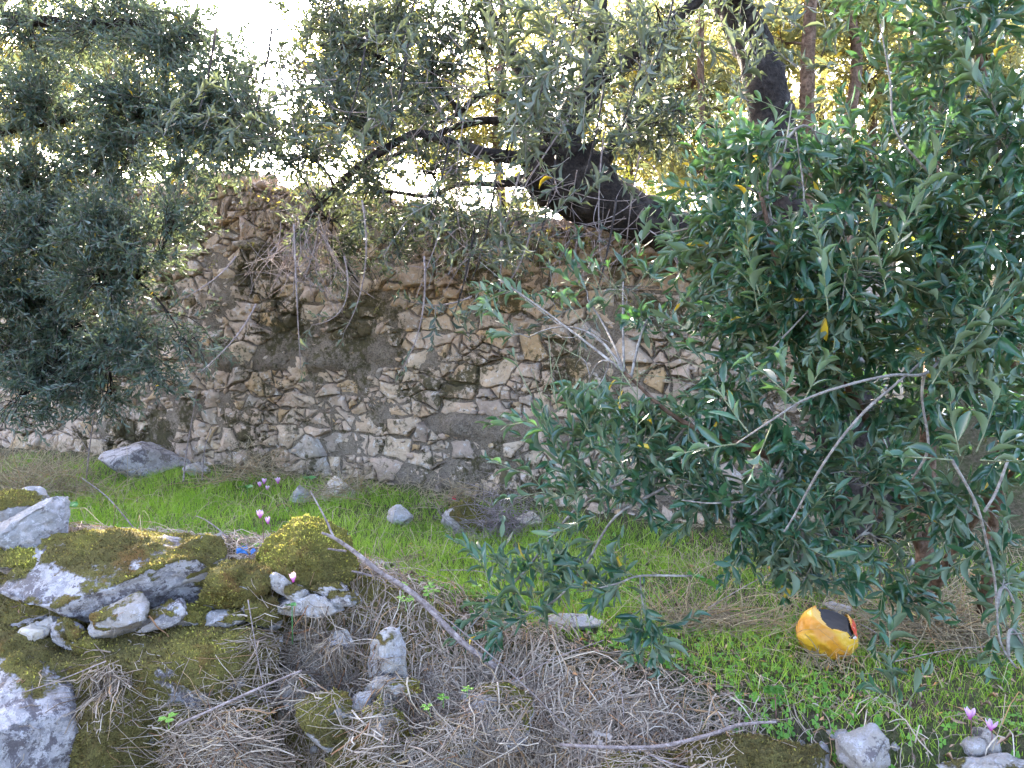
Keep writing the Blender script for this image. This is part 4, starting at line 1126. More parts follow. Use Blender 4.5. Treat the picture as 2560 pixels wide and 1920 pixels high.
back_tree(2420, 10.0, .07, 6.0, 'tall tree at the back of the wood by the right edge', [(2400, 200, 10.5, 300, 250, 80), (2500, 500, 10.5, 260, 180, 50), (2250, 120, 10.5, 250, 200, 60), (2600, 100, 10.5, 250, 260, 50)], 40)
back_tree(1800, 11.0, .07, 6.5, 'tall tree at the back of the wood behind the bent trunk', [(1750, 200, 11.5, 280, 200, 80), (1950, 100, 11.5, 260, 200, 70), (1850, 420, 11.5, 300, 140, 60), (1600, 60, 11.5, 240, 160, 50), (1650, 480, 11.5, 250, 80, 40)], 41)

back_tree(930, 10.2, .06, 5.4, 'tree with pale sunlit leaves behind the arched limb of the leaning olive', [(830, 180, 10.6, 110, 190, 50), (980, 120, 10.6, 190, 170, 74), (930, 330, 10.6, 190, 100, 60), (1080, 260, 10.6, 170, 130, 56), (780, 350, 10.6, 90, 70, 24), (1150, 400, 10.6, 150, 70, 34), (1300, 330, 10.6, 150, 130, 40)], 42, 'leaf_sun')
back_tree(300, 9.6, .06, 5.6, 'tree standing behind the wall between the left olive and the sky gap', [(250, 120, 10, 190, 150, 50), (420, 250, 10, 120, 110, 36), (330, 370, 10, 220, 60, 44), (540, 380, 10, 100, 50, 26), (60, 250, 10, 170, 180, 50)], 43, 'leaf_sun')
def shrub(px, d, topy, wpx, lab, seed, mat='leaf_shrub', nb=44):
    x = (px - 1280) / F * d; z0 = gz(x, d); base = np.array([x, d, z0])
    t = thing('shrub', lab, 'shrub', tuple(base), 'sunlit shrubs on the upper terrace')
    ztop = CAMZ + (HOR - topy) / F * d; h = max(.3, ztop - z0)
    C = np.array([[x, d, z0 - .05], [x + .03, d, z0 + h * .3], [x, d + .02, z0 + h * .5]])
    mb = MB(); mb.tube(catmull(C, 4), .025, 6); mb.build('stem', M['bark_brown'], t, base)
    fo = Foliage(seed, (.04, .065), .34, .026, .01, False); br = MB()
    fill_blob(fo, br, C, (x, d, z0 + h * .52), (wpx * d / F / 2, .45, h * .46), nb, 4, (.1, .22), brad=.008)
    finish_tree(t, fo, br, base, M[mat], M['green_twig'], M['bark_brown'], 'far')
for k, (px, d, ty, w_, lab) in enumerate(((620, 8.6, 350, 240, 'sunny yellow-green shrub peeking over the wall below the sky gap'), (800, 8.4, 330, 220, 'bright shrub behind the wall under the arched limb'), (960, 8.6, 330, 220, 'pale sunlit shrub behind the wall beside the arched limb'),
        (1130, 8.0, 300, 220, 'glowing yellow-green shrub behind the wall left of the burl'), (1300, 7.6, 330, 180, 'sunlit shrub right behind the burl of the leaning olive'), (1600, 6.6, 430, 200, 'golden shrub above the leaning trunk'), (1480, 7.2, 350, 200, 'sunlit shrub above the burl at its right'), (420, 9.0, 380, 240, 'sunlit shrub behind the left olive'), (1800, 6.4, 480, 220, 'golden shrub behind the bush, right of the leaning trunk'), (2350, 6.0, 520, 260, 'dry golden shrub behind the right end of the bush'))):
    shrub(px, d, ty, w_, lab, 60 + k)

# scrub of thin twigs and small leaves spilling over the wall top
sb = wall_pt(.6, .2, wall_top(np.array([.6]))[0])
t = thing('hanging_scrub', 'tangle of thin twigs and small leaves spilling over the wall top at centre', 'scrub', tuple(sb))
fo = Foliage(77, (.022, .04), .22, .02, .01); mb = MB(); r = fo.r
for k in range(330):
    u_ = np.clip(r.normal(.9, .95), -1.5, 3.6); zt = wall_top(np.array([u_]))[0]
    a = wall_pt(u_, r.uniform(-.05, .25), zt - .02)
    L = r.uniform(.25, .75); d_ = np.array([N_[0] * -r.uniform(.1, .6), N_[1] * -r.uniform(.1, .6), r.uniform(-.9, .5)]) + r.normal(0, .25, 3) * [1, .4, .6]
    P = bez(a, a + np.array([-N_[0] * .15, -N_[1] * .15, .12]) + r.normal(0, .05, 3), a + d_ * L, 9)
    mb.tube(P, np.linspace(.003, .001, 9), 4, a=r.random(), cap=False)
    for q in range(r.integers(1, 4)):
        i = r.integers(4, 9); fo.shoot(P[i], (P[i] - P[i - 2]) + r.normal(0, .06, 3), r.uniform(.05, .13), None, .0012, k=3)
mb.build('twig_mass', M['dead_twig'], t, sb)['kind'] = 'stuff'
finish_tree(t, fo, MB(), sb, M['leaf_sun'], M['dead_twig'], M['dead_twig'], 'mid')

# ------------------------------------------------------------------ grass, clover, straw
def in_rocks(x, y): return False
def ribbons(P0_, D, L, Wd, bend, tint, r, seg=3):
    """blades: start, direction, length, width, droop vector"""
    n = len(P0_)
    sd = cross(D, r.normal(size=(n, 3))); sd /= np.linalg.norm(sd, axis=1)[:, None] + 1e-9
    V = np.zeros((n, 2 * seg + 1, 3))
    for k in range(seg + 1):
        t = k / seg
        c = P0_ + D * (L * t)[:, None] + bend * (L * t * t)[:, None]
        if k < seg:
            wv = sd * (Wd * (1 - .55 * t))[:, None] * .5
            V[:, 2 * k] = c - wv; V[:, 2 * k + 1] = c + wv
        else: V[:, 2 * seg] = c
    T = []
    for k in range(seg - 1): T += [[2 * k, 2 * k + 1, 2 * k + 3], [2 * k, 2 * k + 3, 2 * k + 2]]
    T.append([2 * seg - 2, 2 * seg - 1, 2 * seg])
    T = np.array(T)
    TT = (T[None] + (np.arange(n) * (2 * seg + 1))[:, None, None]).reshape(-1, 3)
    return V.reshape(-1, 3), TT, np.repeat(tint, 2 * seg + 1)

s = NT('young_grass'); tt_ = s.attr('tint')
c = s.ramp(tt_, [(0, (.10, .18, .012)), (.5, (.21, .32, .028)), (.9, (.34, .44, .055)), (1, (.40, .36, .14))])
s.pbsdf(c, .55, None, .25, .35, s.mix(.5, c, (.25, .5, .03))); M['grass'] = s.m

def scatter_terrace(n, r, x0=-4.2, x1=3.2, y0=1.9, y1=7.4):
    x = r.uniform(x0, x1, n); y = r.uniform(y0, y1, n)
    yc = np.interp(x, FWX, FWY); u, wd = wall_uw(x, y)
    return x, y, y - yc, wd

r = np.random.default_rng(55)
x, y, s_, wd = scatter_terrace(330000, r)
pxs = 1280 + x / y * F
q = np.stack([x, y, 0 * x], -1)
dens = fbm(q * 1.7 + 3, 3) * .35 + fbm(q * 6, 2) * .25
lush = sstep(.25, .6, s_) * sstep(-.12, -.4, wd) * sstep(1.05, .2, x - .2 * (y - 3)) * sstep(-3.8, -2.2, x + .25 * (y - 5))
side = .75 * sstep(.04, .25, s_) * sstep(-.1, -.5, wd)
prob = np.clip(lush * (.95 + dens * 1.3) + side * (1 + dens * 2), 0, 1) * np.clip(.45 + .18 * y, 0, 1)
edge = np.maximum(sstep(.05, .3, s_) * .12, .95 * sstep(.45, .75, x) * sstep(-.5, -.25, s_))
ok = r.random(len(x)) < np.maximum(prob, edge * sstep(-.1, -.3, wd)) * .60
x, y, lush = x[ok], y[ok], lush[ok]; n = len(x)
P = np.stack([x, y, ground(x, y) - .004], -1)
D = np.stack([r.normal(0, .28, n), r.normal(0, .28, n), np.ones(n)], -1); D /= np.linalg.norm(D, axis=1)[:, None]
L = r.uniform(.04, .105, n) * (1 + .35 * fbm(np.stack([x, y, 0 * x], -1) * 3, 2)) * (.75 + .35 * lush)
bend = np.stack([r.normal(0, .3, n), r.normal(0, .3, n), -r.uniform(0, .35, n)], -1)
tint = np.clip(r.normal(.5, .2, n) + .3 * fbm(np.stack([x, y, 0 * x], -1) * 4 + 9, 2), 0, .92); tint[r.random(n) < .035] = 1
tv, tt2, ta = ribbons(P, D, L, r.uniform(.0017, .0034, n), bend, tint, r, 2)
go = obj('grass', mesh_np('grass', tv, None, tt2, False, {'tint': ta}), M['grass'])
tag(go, 'bright green young grass covering the terrace between the two walls', 'grass', kind='stuff')
COUNT['grass'] = n

# clover and small herbs
s = NT('clover_leaf'); tt_ = s.attr('tint')
c = s.ramp(tt_, [(0, (.05, .14, .02)), (.5, (.10, .23, .03)), (1, (.17, .31, .05))])
s.pbsdf(c, .55, None, .25, .3, s.mix(.5, c, (.3, .5, .04))); M['clover'] = s.m
def clover_geo(mb, p, size, r, h=None, tilt=.35):
    h = size * r.uniform(.9, 1.8) if h is None else h
    top = p + np.array([r.normal(0, .25) * h, r.normal(0, .25) * h, h])
    sd = np.array([.0009, 0, 0])
    tn = np.clip(r.normal(.5, .22), 0, 1)
    mb.add([p - sd, p + sd, top + sd, top - sd], [[0, 1, 2, 3]], None, tn * .6)
    nrm = np.array([r.normal(0, tilt), -abs(r.normal(.15, tilt)), 1.0]); nrm /= np.linalg.norm(nrm)
    a0 = r.uniform(0, 6.3)
    u = cross(nrm, [.3, .9, .1]); u /= np.linalg.norm(u); v = cross(nrm, u)
    for k in range(3):
        a = a0 + k * 2.094 + r.normal(0, .08)
        d = math.cos(a) * u + math.sin(a) * v; e = cross(nrm, d)
        S_ = size * r.uniform(.85, 1.1)
        pts = [top, top + d * S_ * .45 + e * S_ * .40 + nrm * S_ * .06, top + d * S_ * .88 + e * S_ * .36 + nrm * S_ * .04, top + d * S_ * .80 - nrm * S_ * .03, top + d * S_ * .88 - e * S_ * .36 + nrm * S_ * .04, top + d * S_ * .45 - e * S_ * .40 + nrm * S_ * .06]
        mb.add(pts, None, [[0, 1, 2], [0, 2, 3], [0, 3, 4], [0, 4, 5]], tn)
mb = MB(); r = np.random.default_rng(56)
cnt = 0
x, y, s_, wd = scatter_terrace(26000, r, -2.5, 2.6, 1.9, 5.0)
cl = fbm(np.stack([x, y, 0 * x], -1) * 2.3 + 40, 3)
pr = np.maximum(sstep(.0, .2, s_), 1.0 * sstep(.45, .75, x) * sstep(-.45, -.25, s_)) * sstep(-.2, -.5, wd) * (sstep(-.3, .5, x) * .65 + .35) * sstep(-.25, .55, cl) * np.where(y < 3.4, 1, .45)
for i in np.nonzero(r.random(len(x)) < pr * .8)[0]:
    clover_geo(mb, np.array([x[i], y[i], gz(x[i], y[i]) if False else 0.0]), r.uniform(.007, .0155), r); cnt += 1
# lift to the ground in one go
VV = np.concatenate(mb.V); mb.V = [VV + np.stack([0 * VV[:, 0], 0 * VV[:, 0], ground(VV[:, 0], VV[:, 1]) - .002], -1)]
co = mb.build('clover', M['clover'], None, smooth=False)
tag(co, 'patches of pale green clover among litter at the right of the terrace', 'clover', kind='stuff'); COUNT['clover'] = cnt

# dry straw: flattened curved stems that follow the ground
def straw_field(n, r, xs, ys, dirs, Ls, hmax, wid, tint, seg=5):
    P = np.stack([xs, ys], -1)
    V = np.zeros((n, 2 * (seg + 1), 3)); 
    cur = r.normal(0, .8, n)
    pts = np.zeros((n, seg + 1, 3))
    h0 = r.uniform(.0, 1, n) ** 1.6 * hmax
    for k in range(seg + 1):
        t = k / seg
        a = dirs + cur * t
        q = P + np.stack([np.cos(a), np.sin(a)], -1) * (Ls * t)[:, None]
        pts[:, k, :2] = q
        lift = h0 * (.4 + 1.0 * math.sin(math.pi * t) + r.normal(0, .12, n))
        pts[:, k, 2] = ground(q[:, 0], q[:, 1]) + lift + .003
    tg = np.gradient(pts, axis=1)
    side = cross(tg, r.normal(size=(n, 1, 3)) + np.array([0, -.3, .6])); side /= np.linalg.norm(side, axis=2)[..., None] + 1e-9
    wv = side * (wid[:, None, None] * .5) * np.linspace(1, .5, seg + 1)[None, :, None]
    V[:, 0::2] = pts - wv; V[:, 1::2] = pts + wv
    i = np.arange(n)[:, None, None] * (2 * (seg + 1)); k = np.arange(seg)[None, :, None] * 2
    Q = (i + k + np.array([0, 1, 3, 2])[None, None, :]).reshape(-1, 4)
    return V.reshape(-1, 3), Q, np.repeat(tint, 2 * (seg + 1))

# thatch over the front bank
r = np.random.default_rng(57)
n0 = 120000
x = r.uniform(-1.9, 1.7, n0); sft = r.uniform(-.75, .45, n0); y = np.interp(x, FWX, FWY) + sft
pxs = 1280 + x / y * F; zz = ground(x, y); pys = HOR - (zz - CAMZ) / y * F
# where the photograph shows thatch: centre bank, a strip behind the crest
k1 = sstep(620, 760, pxs + .35 * (pys - 1700)) * sstep(1750, 1450, pxs - 1.7 * (pys - 1750)) * sstep(.26, .02, sft) * sstep(1480, 1540, pys)
k2 = .55 * sstep(-.02, .05, sft) * sstep(.42, .2, sft) * sstep(-.2, -.5, x)
k3 = .6 * sstep(400, 470, pxs) * sstep(700, 620, pxs) * sstep(1760, 1830, pys)
k4 = .10 * sstep(1700, 1900, pxs) * sstep(.25, .0, sft)
dn = .75 + .8 * fbm(np.stack([x, y, zz], -1) * 5, 3)
ok = r.random(n0) < np.clip(np.maximum.reduce([k1, k2, k3, k4]) * dn, 0, 1) * .62
x, y, sft = x[ok], y[ok], sft[ok]; n = len(x)
dirs = r.normal(-math.pi / 2 - .35, .8, n) + np.where(r.random(n) < .45, r.uniform(-2.2, 2.2, n), 0)
tint = np.clip(r.normal(.48, .22, n), 0, .85); tint[r.random(n) < .07] = .95
tv, tq, ta = straw_field(n, r, x, y, dirs, r.uniform(.03, .12, n) + (r.random(n) < .18) * r.uniform(.04, .14, n), .04, r.uniform(.0016, .0052, n), tint)
o = obj('dry_thatch', mesh_np('dry_thatch', tv, tq, None, False, {'tint': ta}), M['straw'])
tag(o, 'grey-brown matted dry grass draped over the front bank', 'dry grass', kind='stuff'); COUNT['thatch'] = n

# hay on the terrace, denser at the right and against the wall
r = np.random.default_rng(58); n0 = 42000
x, y, s_, wd = scatter_terrace(n0, r, -4.4, 3.0, 1.9, 7.4)
k1 = sstep(.3, 1.0, x - .12 * (y - 3)) * sstep(.1, .4, s_) * (.14 + .6 * sstep(2.55, 2.95, y))
k2 = .75 * sstep(-.45, -.12, wd) * sstep(.05, -.02, wd)
k3 = .9 * sstep(-2.9, -3.6, x) * sstep(5.2, 6.0, y)
k4 = .16 + 0 * x
dn = .7 + .9 * fbm(np.stack([x, y, 0 * x], -1) * 3 + 5, 3)
ok = (r.random(n0) < np.clip(np.maximum.reduce([k1, k2, k3, k4]) * dn, 0, 1)) & (wd < .02) & (s_ > .05)
x, y = x[ok], y[ok]; n = len(x)
tint = np.clip(r.normal(.5, .22, n), 0, .85); tint[r.random(n) < .08] = 1
tv, tq, ta = straw_field(n, r, x, y, r.uniform(0, 6.3, n), r.uniform(.05, .28, n), .10, r.uniform(.0014, .0034, n), tint)
o = obj('dry_hay', mesh_np('dry_hay', tv, tq, None, False, {'tint': ta}), M['hay'])
tag(o, 'tangled tan dry grass under the bush and along the wall foot', 'dry grass', kind='stuff'); COUNT['hay'] = n

# fallen leaf litter
s = NT('leaf_litter'); tt_ = s.attr('tint')
c = s.ramp(tt_, [(0, (.09, .055, .04)), (.4, (.22, .14, .10)), (.75, (.36, .24, .17)), (1, (.50, .22, .07))])
s.pbsdf(c, .7, None, .2); M['litter'] = s.m
r = np.random.default_rng(59); x, y, s_, wd = scatter_terrace(9000, r, -2.4, 2.4, 1.9, 4.2)
ok = (s_ > -.35) & (wd < -.1) & (r.random(len(x)) < np.where(s_ < .5, .55, .3)); x, y = x[ok], y[ok]; n = len(x)
P = np.stack([x, y, ground(x, y) + r.uniform(.002, .02, n)], -1)
D = r.normal(size=(n, 3)) * [1, 1, .25]; D /= np.linalg.norm(D, axis=1)[:, None]
U = r.normal(0, .3, (n, 3)) + [0, 0, 1]; X = cross(D, U); X /= np.linalg.norm(X, axis=1)[:, None]
S_ = r.uniform(.02, .045, n)
o = emit_leaves('leaf_litter', (P, D, X, cross(X, D), S_, S_ * .26, np.clip(r.normal(.5, .28, n), 0, 1)), np.arange(n), 'mid', M['litter'], None, (0, 0, 0))
tag(o, 'scattered brown fallen olive leaves along the terrace edge', 'leaf litter', kind='stuff')

# ------------------------------------------------------------------ brush heaps and dry tufts
def brush(name, px, py, d, wpx, hpx, n, lab, seed, mat='dead_twig', up=.2, cat='brush'):
    r = np.random.default_rng(seed); c = at(px, py, d); w_ = wpx * d / F / 2; h = hpx * d / F
    b = np.array([c[0], c[1], gz(c[0], c[1])]); mb = MB()
    for k in range(n):
        q = r.normal(0, .45, 2); a = b + np.array([q[0] * w_, q[1] * w_ * .6, abs(r.normal(0, .4)) * h * max(.1, 1 - abs(q[0]))])
        dr = np.array([r.normal(0, 1), r.normal(0, .6), r.normal(up, .5)]); dr /= np.linalg.norm(dr); L = r.uniform(.3, 1.0) * max(w_, h)
        P = bez(a, a + dr * L * .5 + r.normal(0, .15, 3) * L, a + dr * L + np.array([0, 0, -.15 * L]), 6)
        P[:, 2] = np.maximum(P[:, 2], b[2] + .003)
        mb.tube(P, np.linspace(.0022, .0009, 6), 3, a=r.random(), cap=False)
    o = mb.build(name, M[mat], None); 
    tag(o, lab, cat); return o
brush('brush_heap', 1245, 1300, 4.45, 230, 130, 420, 'heap of reddish-brown dead twigs against the wall', 81, 'dead_twig')
brush('dry_tussock', 100, 1200, 5.3, 330, 120, 520, 'pale dry grass tussock at the left edge below the left olive', 82, 'hay', .7)
brush('dry_tussock', 1012, 1400, 3.6, 90, 60, 110, 'small straw-coloured dead tuft standing in the bright grass', 83, 'hay', .6)
brush('dry_tussock', 870, 1250, 5.1, 220, 70, 240, 'brown dry grass fringe at the wall foot behind the pointed stone', 84, 'hay', .3)
brush('dry_tussock', 1140, 1230, 4.9, 160, 70, 180, 'dry brown grass clump left of the brush heap', 85, 'hay', .3)
brush('dry_tussock', 640, 1210, 5.6, 260, 90, 240, 'brown dry grass fringe at the wall foot behind the cyclamen', 86, 'hay', .4)
brush('brush_heap', 2330, 1540, 2.9, 420, 150, 620, 'tangle of tan dry stems under the olive bush at the right', 87, 'hay', .3)
brush('brush_heap', 1750, 1560, 2.95, 420, 70, 420, 'low mat of tan dry stems left of the burst ball', 88, 'hay', .1)

brush('dry_tussock', 2060, 1660, 2.6, 190, 60, 60, 'few dry stems standing in front of the burst ball', 89, 'hay', .5)
def stalk(name, pts, lab, mat='dead_twig', forks=(), cat='stalk', k=6):
    mb = MB(); C = limb_tube(mb, pts, k, 8, .08); base = C[0]
    for f in forks: limb_tube(mb, f, k, 7, .06)
    o = mb.build(name, M[mat], None, base); o.location = tuple(base); tag(o, lab, cat); return o
# fallen branches
stalk('fallen_branch', [(1240, 1668, 2.55, .0105), (1150, 1600, 2.58, .0098), (1040, 1490, 2.62, .009), (950, 1430, 2.62, .0085), (880, 1375, 2.62, .0075), (835, 1345, 2.60, .0062), (805, 1332, 2.58, .004)],
      'long forked bare branch lying diagonally across the front wall', 'dead_twig', [[(835, 1345, 2.60, .0045), (815, 1300, 2.6, .0035), (795, 1262, 2.6, .0028), (775, 1226, 2.6, .002)], [(865, 1378, 2.62, .004), (840, 1375, 2.6, .0036), (820, 1372, 2.58, .003)], [(930, 1440, 2.6, .004), (900, 1432, 2.58, .0035), (880, 1428, 2.56, .003)]], 'branch')
stalk('fallen_branch', [(1400, 1862, 2.12, .004), (1520, 1868, 2.1, .0048), (1650, 1865, 2.1, .005), (1770, 1838, 2.1, .005), (1850, 1812, 2.1, .0045), (1940, 1804, 2.1, .0035)], 'thin grey stick lying along the bottom edge of the bank', 'dead_twig', [[(1620, 1885, 2.08, .002), (1700, 1915, 2.06, .002), (1780, 1920, 2.05, .0015)]], 'branch')
stalk('fallen_branch', [(440, 1815, 2.3, .0045), (560, 1760, 2.3, .004), (660, 1715, 2.32, .0035), (755, 1676, 2.35, .003)], 'slim stick slanting over the brown moss at lower left', 'dead_twig', [], 'branch')
stalk('straw_stem', [(55, 1732, 2.24, .0018), (150, 1700, 2.24, .0018), (265, 1653, 2.26, .0018)], 'yellow straw resting on the mossy boulder at lower left', 'dead_twig', [], 'stalk')
stalk('dry_stalk', [(458, 1205, 5.6, .006), (466, 1130, 5.6, .006), (482, 1040, 5.6, .005), (495, 960, 5.6, .003)], 'upright tan stalk in front of the wall beside the lilac boulder', 'dead_twig', [], 'stalk')
stalk('dry_stalk', [(505, 1200, 5.6, .005), (512, 1120, 5.6, .0045), (530, 1070, 5.6, .003)], 'short pale stalk right of the tan stalk at the wall', 'dead_twig', [], 'stalk')
stalk('dry_stalk', [(215, 1200, 5.4, .006), (225, 1110, 5.4, .005), (235, 1040, 5.4, .004), (250, 1000, 5.4, .0025)], 'spindly branching dead weed before the wall at the left', 'dead_twig', [[(228, 1090, 5.4, .003), (195, 1030, 5.4, .0025), (165, 1005, 5.4, .002)], [(235, 1045, 5.4, .003), (280, 1000, 5.4, .0025), (305, 980, 5.4, .0015)], [(222, 1130, 5.4, .003), (195, 1090, 5.4, .002), (160, 1065, 5.4, .0015)]], 'weed')
stalk('dry_stalk', [(345, 1335, 3.4, .0035), (310, 1290, 3.4, .003), (265, 1240, 3.4, .0025), (205, 1195, 3.4, .002)], 'thin grey stalk leaning left over the grass behind the long boulder', 'dead_twig', [], 'stalk')
stalk('dry_stalk', [(570, 1345, 2.95, .0028), (540, 1318, 2.95, .0025), (510, 1298, 2.95, .002), (490, 1290, 2.95, .0015)], 'curled grey stalk arching over the grass left of the blue scrap', 'dead_twig', [], 'stalk')
for k, (x0, y0, x1, y1, d, lab) in enumerate(((1350, 1420, 1480, 1660, 2.7, 'bent straw stem'), (1270, 1715, 1510, 1600, 2.4, 'pale straw crossing the thatch'), (1530, 1680, 1560, 1800, 2.3, 'broken tan reed upright in the thatch'), (1100, 1425, 1300, 1450, 3.2, 'flat yellow straw lying on the bright grass'), (1770, 1520, 1960, 1420, 2.9, 'long tan stem left of the ball'), (2150, 1560, 2240, 1620, 2.75, 'kinked tan stem right of the ball'), (2230, 1655, 2490, 1615, 2.5, 'long yellow straw right of the ball'), (620, 1500, 700, 1890, 2.35, 'thin grey stem hanging down the bank'), (1060, 1500, 1500, 1905, 2.2, 'long pale stem trailing down the bank'))):
    stalk('straw_stem', [(x0, y0, d, .0018), ((x0 + x1) / 2 + 8 * (-1) ** k, (y0 + y1) / 2 - 10, d, .0017), (x1, y1, d, .0012)], lab + [' in the low spray', ' near the edge of the grass', '', '', ' in tall hay', ' lying in hay', ' near the bush', ' beside the moss', ' at centre'][k], 'dead_twig', [], 'stalk', 5)

# ------------------------------------------------------------------ cyclamen
s = NT('cyclamen_petal'); tt_ = s.attr('tint')
c = s.ramp(tt_, [(0, (.42, .06, .30)), (.35, (.55, .25, .48)), (1, (.66, .50, .62))])
s.pbsdf(c, .55, None, .2, .35, c); M['petal'] = s.m
s = NT('flower_stem'); s.pbsdf((.16, .07, .06), .6); M['flower_stem'] = s.m
CYC = 'pink cyclamen flowers'
def petal_mesh(name, S_, flare, curl):
    ys = np.linspace(0, 1, 7); ws = np.array([.16, .34, .50, .56, .50, .34, .06])
    V = []; A_ = []; T = []
    for y_, w_ in zip(ys, ws):
        out_ = flare * math.sin(y_ * 1.5) + curl * y_ * y_
        for sx in (-1, -.5, 0, .5, 1):
            V.append((sx * w_ * .5 * S_, (.10 + out_ + .05 * (1 - sx * sx)) * S_, y_ * S_)); A_.append(y_)
    for i in range(6):
        for j in range(4): T.append((i * 5 + j, i * 5 + j + 1, i * 5 + j + 6, i * 5 + j + 5))
    return mesh_np(name, V, np.array(T), None, True, {'tint': np.array(A_)})
def cyclamen(px, py, d, hpx, lab, rot, foot=None, open_=.18):
    top = at(px, py, d); S_ = .68 * hpx * d / F
    b = np.array([top[0] + .01, top[1] + .01, min(gz(top[0] + .01, top[1] + .01), top[2] - .03)]) if foot is None else np.asarray(foot)
    t = thing('cyclamen', lab, 'flower', tuple(b), CYC)
    mb = MB(); p0 = top + [0, 0, -S_ * .5]
    C = bez(b, np.array([b[0], b[1], p0[2] + .01]), p0 + [0, 0, .004], 9); mb.tube(C, .0011, 5); mb.build('stem', M['flower_stem'], t, b)
    cm = MB(); V, T = ico(2); cm.add(V * S_ * .17 + p0 + [0, 0, .0], None, T, .0); cm.build('corolla_tube', M['petal'], t, b)
    for k in range(5):
        me = petal_mesh('petal', S_, open_ + .05 * math.sin(k * 2.1 + px), .12)
        o = obj('petal', me, M['petal'], t, tuple(p0 - b)); o.rotation_euler = (.12 * math.sin(k + px), .1 * math.cos(px), rot + k * 2 * math.pi / 5)
cyclamen(650, 1284, 2.95, 27, 'taller of two pink cyclamen above the blue scrap', .2, None, .2)
cyclamen(670, 1300, 2.95, 23, 'shorter of two pink cyclamen above the blue scrap', .8, None, .2)
cyclamen(733, 1443, 2.48, 30, 'pink cyclamen in front of the round moss-covered boulder', .5, hit(738, 1500), .16)
cyclamen(695, 1200, 5.3, 20, 'rightmost pink cyclamen of the cluster at the wall foot', .3, None, .25)
cyclamen(660, 1202, 5.3, 18, 'upper left cyclamen of the cluster at the wall foot', 1.0, None, .25)
cyclamen(649, 1210, 5.28, 16, 'leftmost cyclamen of the cluster at the wall foot', .1, None, .25)
cyclamen(668, 1219, 5.25, 15, 'lowest cyclamen of the cluster at the wall foot', .6, None, .25)
cyclamen(2425, 1783, 2.15, 36, 'whitish-pink cyclamen at lower right, the larger of two', .2, None, .3)
cyclamen(2477, 1812, 2.12, 34, 'violet-pink cyclamen at lower right, the smaller of two', .9, None, .38)

# dry grass lying on the face of the front wall: every stem is laid on the stones themselves
from mathutils.bvhtree import BVHTree
def face_bvh():
    bpy.context.view_layer.update()
    VV = []; PP = []; n = 0
    for o in [g] + [c for c in fwall.children]:
        m = o.data; co = np.zeros(len(m.vertices) * 3, np.float32); m.vertices.foreach_get('co', co); co = co.reshape(-1, 3)
        if o is g:
            polys = [tuple(p.vertices) for p in m.polygons if -2.2 < p.center[0] < 1.6 and 1.5 < p.center[1] < 3.4]
        else: polys = [tuple(p.vertices) for p in m.polygons]; co = co + np.array(o.matrix_world.translation)
        VV.append(co); PP += [tuple(v + n for v in p) for p in polys]; n += len(co)
    return BVHTree.FromPolygons([tuple(v) for v in np.concatenate(VV)], PP)
BV = face_bvh(); CDIR = Vector((0, .82, -.57)).normalized()
def lay(x, y, z):
    h = BV.ray_cast(Vector((x, y, z)) - CDIR * .35, CDIR, .9)
    return None if h[0] is None else np.array(h[0])
def drape(x0, x1, y0, y1, n, lab, seed, slant=-.3, down=.6, soft=.5, Lr=(.04, .19), thick=.022):
    r = np.random.default_rng(seed); mb = MB()
    org = np.array([0, 0, CAMZ])
    for k in range(n):
        q = np.clip(r.normal(0, soft, 2), -1.1, 1.1)
        px = (x0 + x1) / 2 + q[0] * (x1 - x0) / 2; py = (y0 + y1) / 2 + q[1] * (y1 - y0) / 2
        ry = Vector(ray(px, py)).normalized(); h = BV.ray_cast(Vector(org), ry, 4.0)
        if h[0] is None: continue
        P = [np.array(h[0])]; dr = np.array([r.normal(slant, .8), 0, r.normal(-down, .6)]); dr /= np.linalg.norm(dr); L = r.uniform(*Lr); kk = r.normal(0, .14)
        lift = thick * r.random() ** 1.4
        out_ = -np.array(CDIR)
        for st in range(4):
            c_, s2 = math.cos(kk), math.sin(kk); dr = np.array([dr[0] * c_ - dr[2] * s2, 0, dr[0] * s2 + dr[2] * c_])
            nx_ = P[-1] + dr * L / 4; hp = lay(*nx_)
            if hp is None or np.linalg.norm(hp - P[-1]) > L * .9: hp = nx_
            P.append(hp)
        P = np.array(P) + out_ * (lift + .0025); P[1:4] += r.normal(0, .004, (3, 3))
        mb.tube(P, np.linspace(1, .55, 5) * (r.uniform(.0006, .0018) + (r.random() < .12) * r.uniform(.001, .0026)), 3, a=(np.clip(r.normal(.42, .27), 0, .86) if r.random() > .12 else r.uniform(.88, 1)), cap=False)
    c = mb.V[0][0].copy(); o = mb.build('thatch_heap', M['straw'], None, c); o.location = tuple(c); tag(o, lab, 'dry grass', kind='stuff')
drape(430, 690, 1770, 2010, 1700, 'heap of dry brown grass at the bottom edge, left of centre', 101, -.2, .5, .5, thick=.045)
drape(660, 930, 1530, 1740, 900, 'dry grass hanging down the face right of the brown moss boulder', 102, -.5, .9, .5)
drape(900, 1250, 1660, 1950, 900, 'dry grass draped around and below the upright white stone', 103, -.3, .7, .55)
drape(200, 360, 1655, 1730, 130, 'small tuft of dry straws on the brown moss face', 104, -.1, .9, .4)
drape(1150, 1800, 1650, 1930, 2000, 'matted dry stems on the bank right of centre', 105, -.3, .5, .6)
drape(30, 700, 1560, 1920, 150, 'scattered single straws on the mossy front wall', 106, 0, .2, .6, (.02, .1), .004)
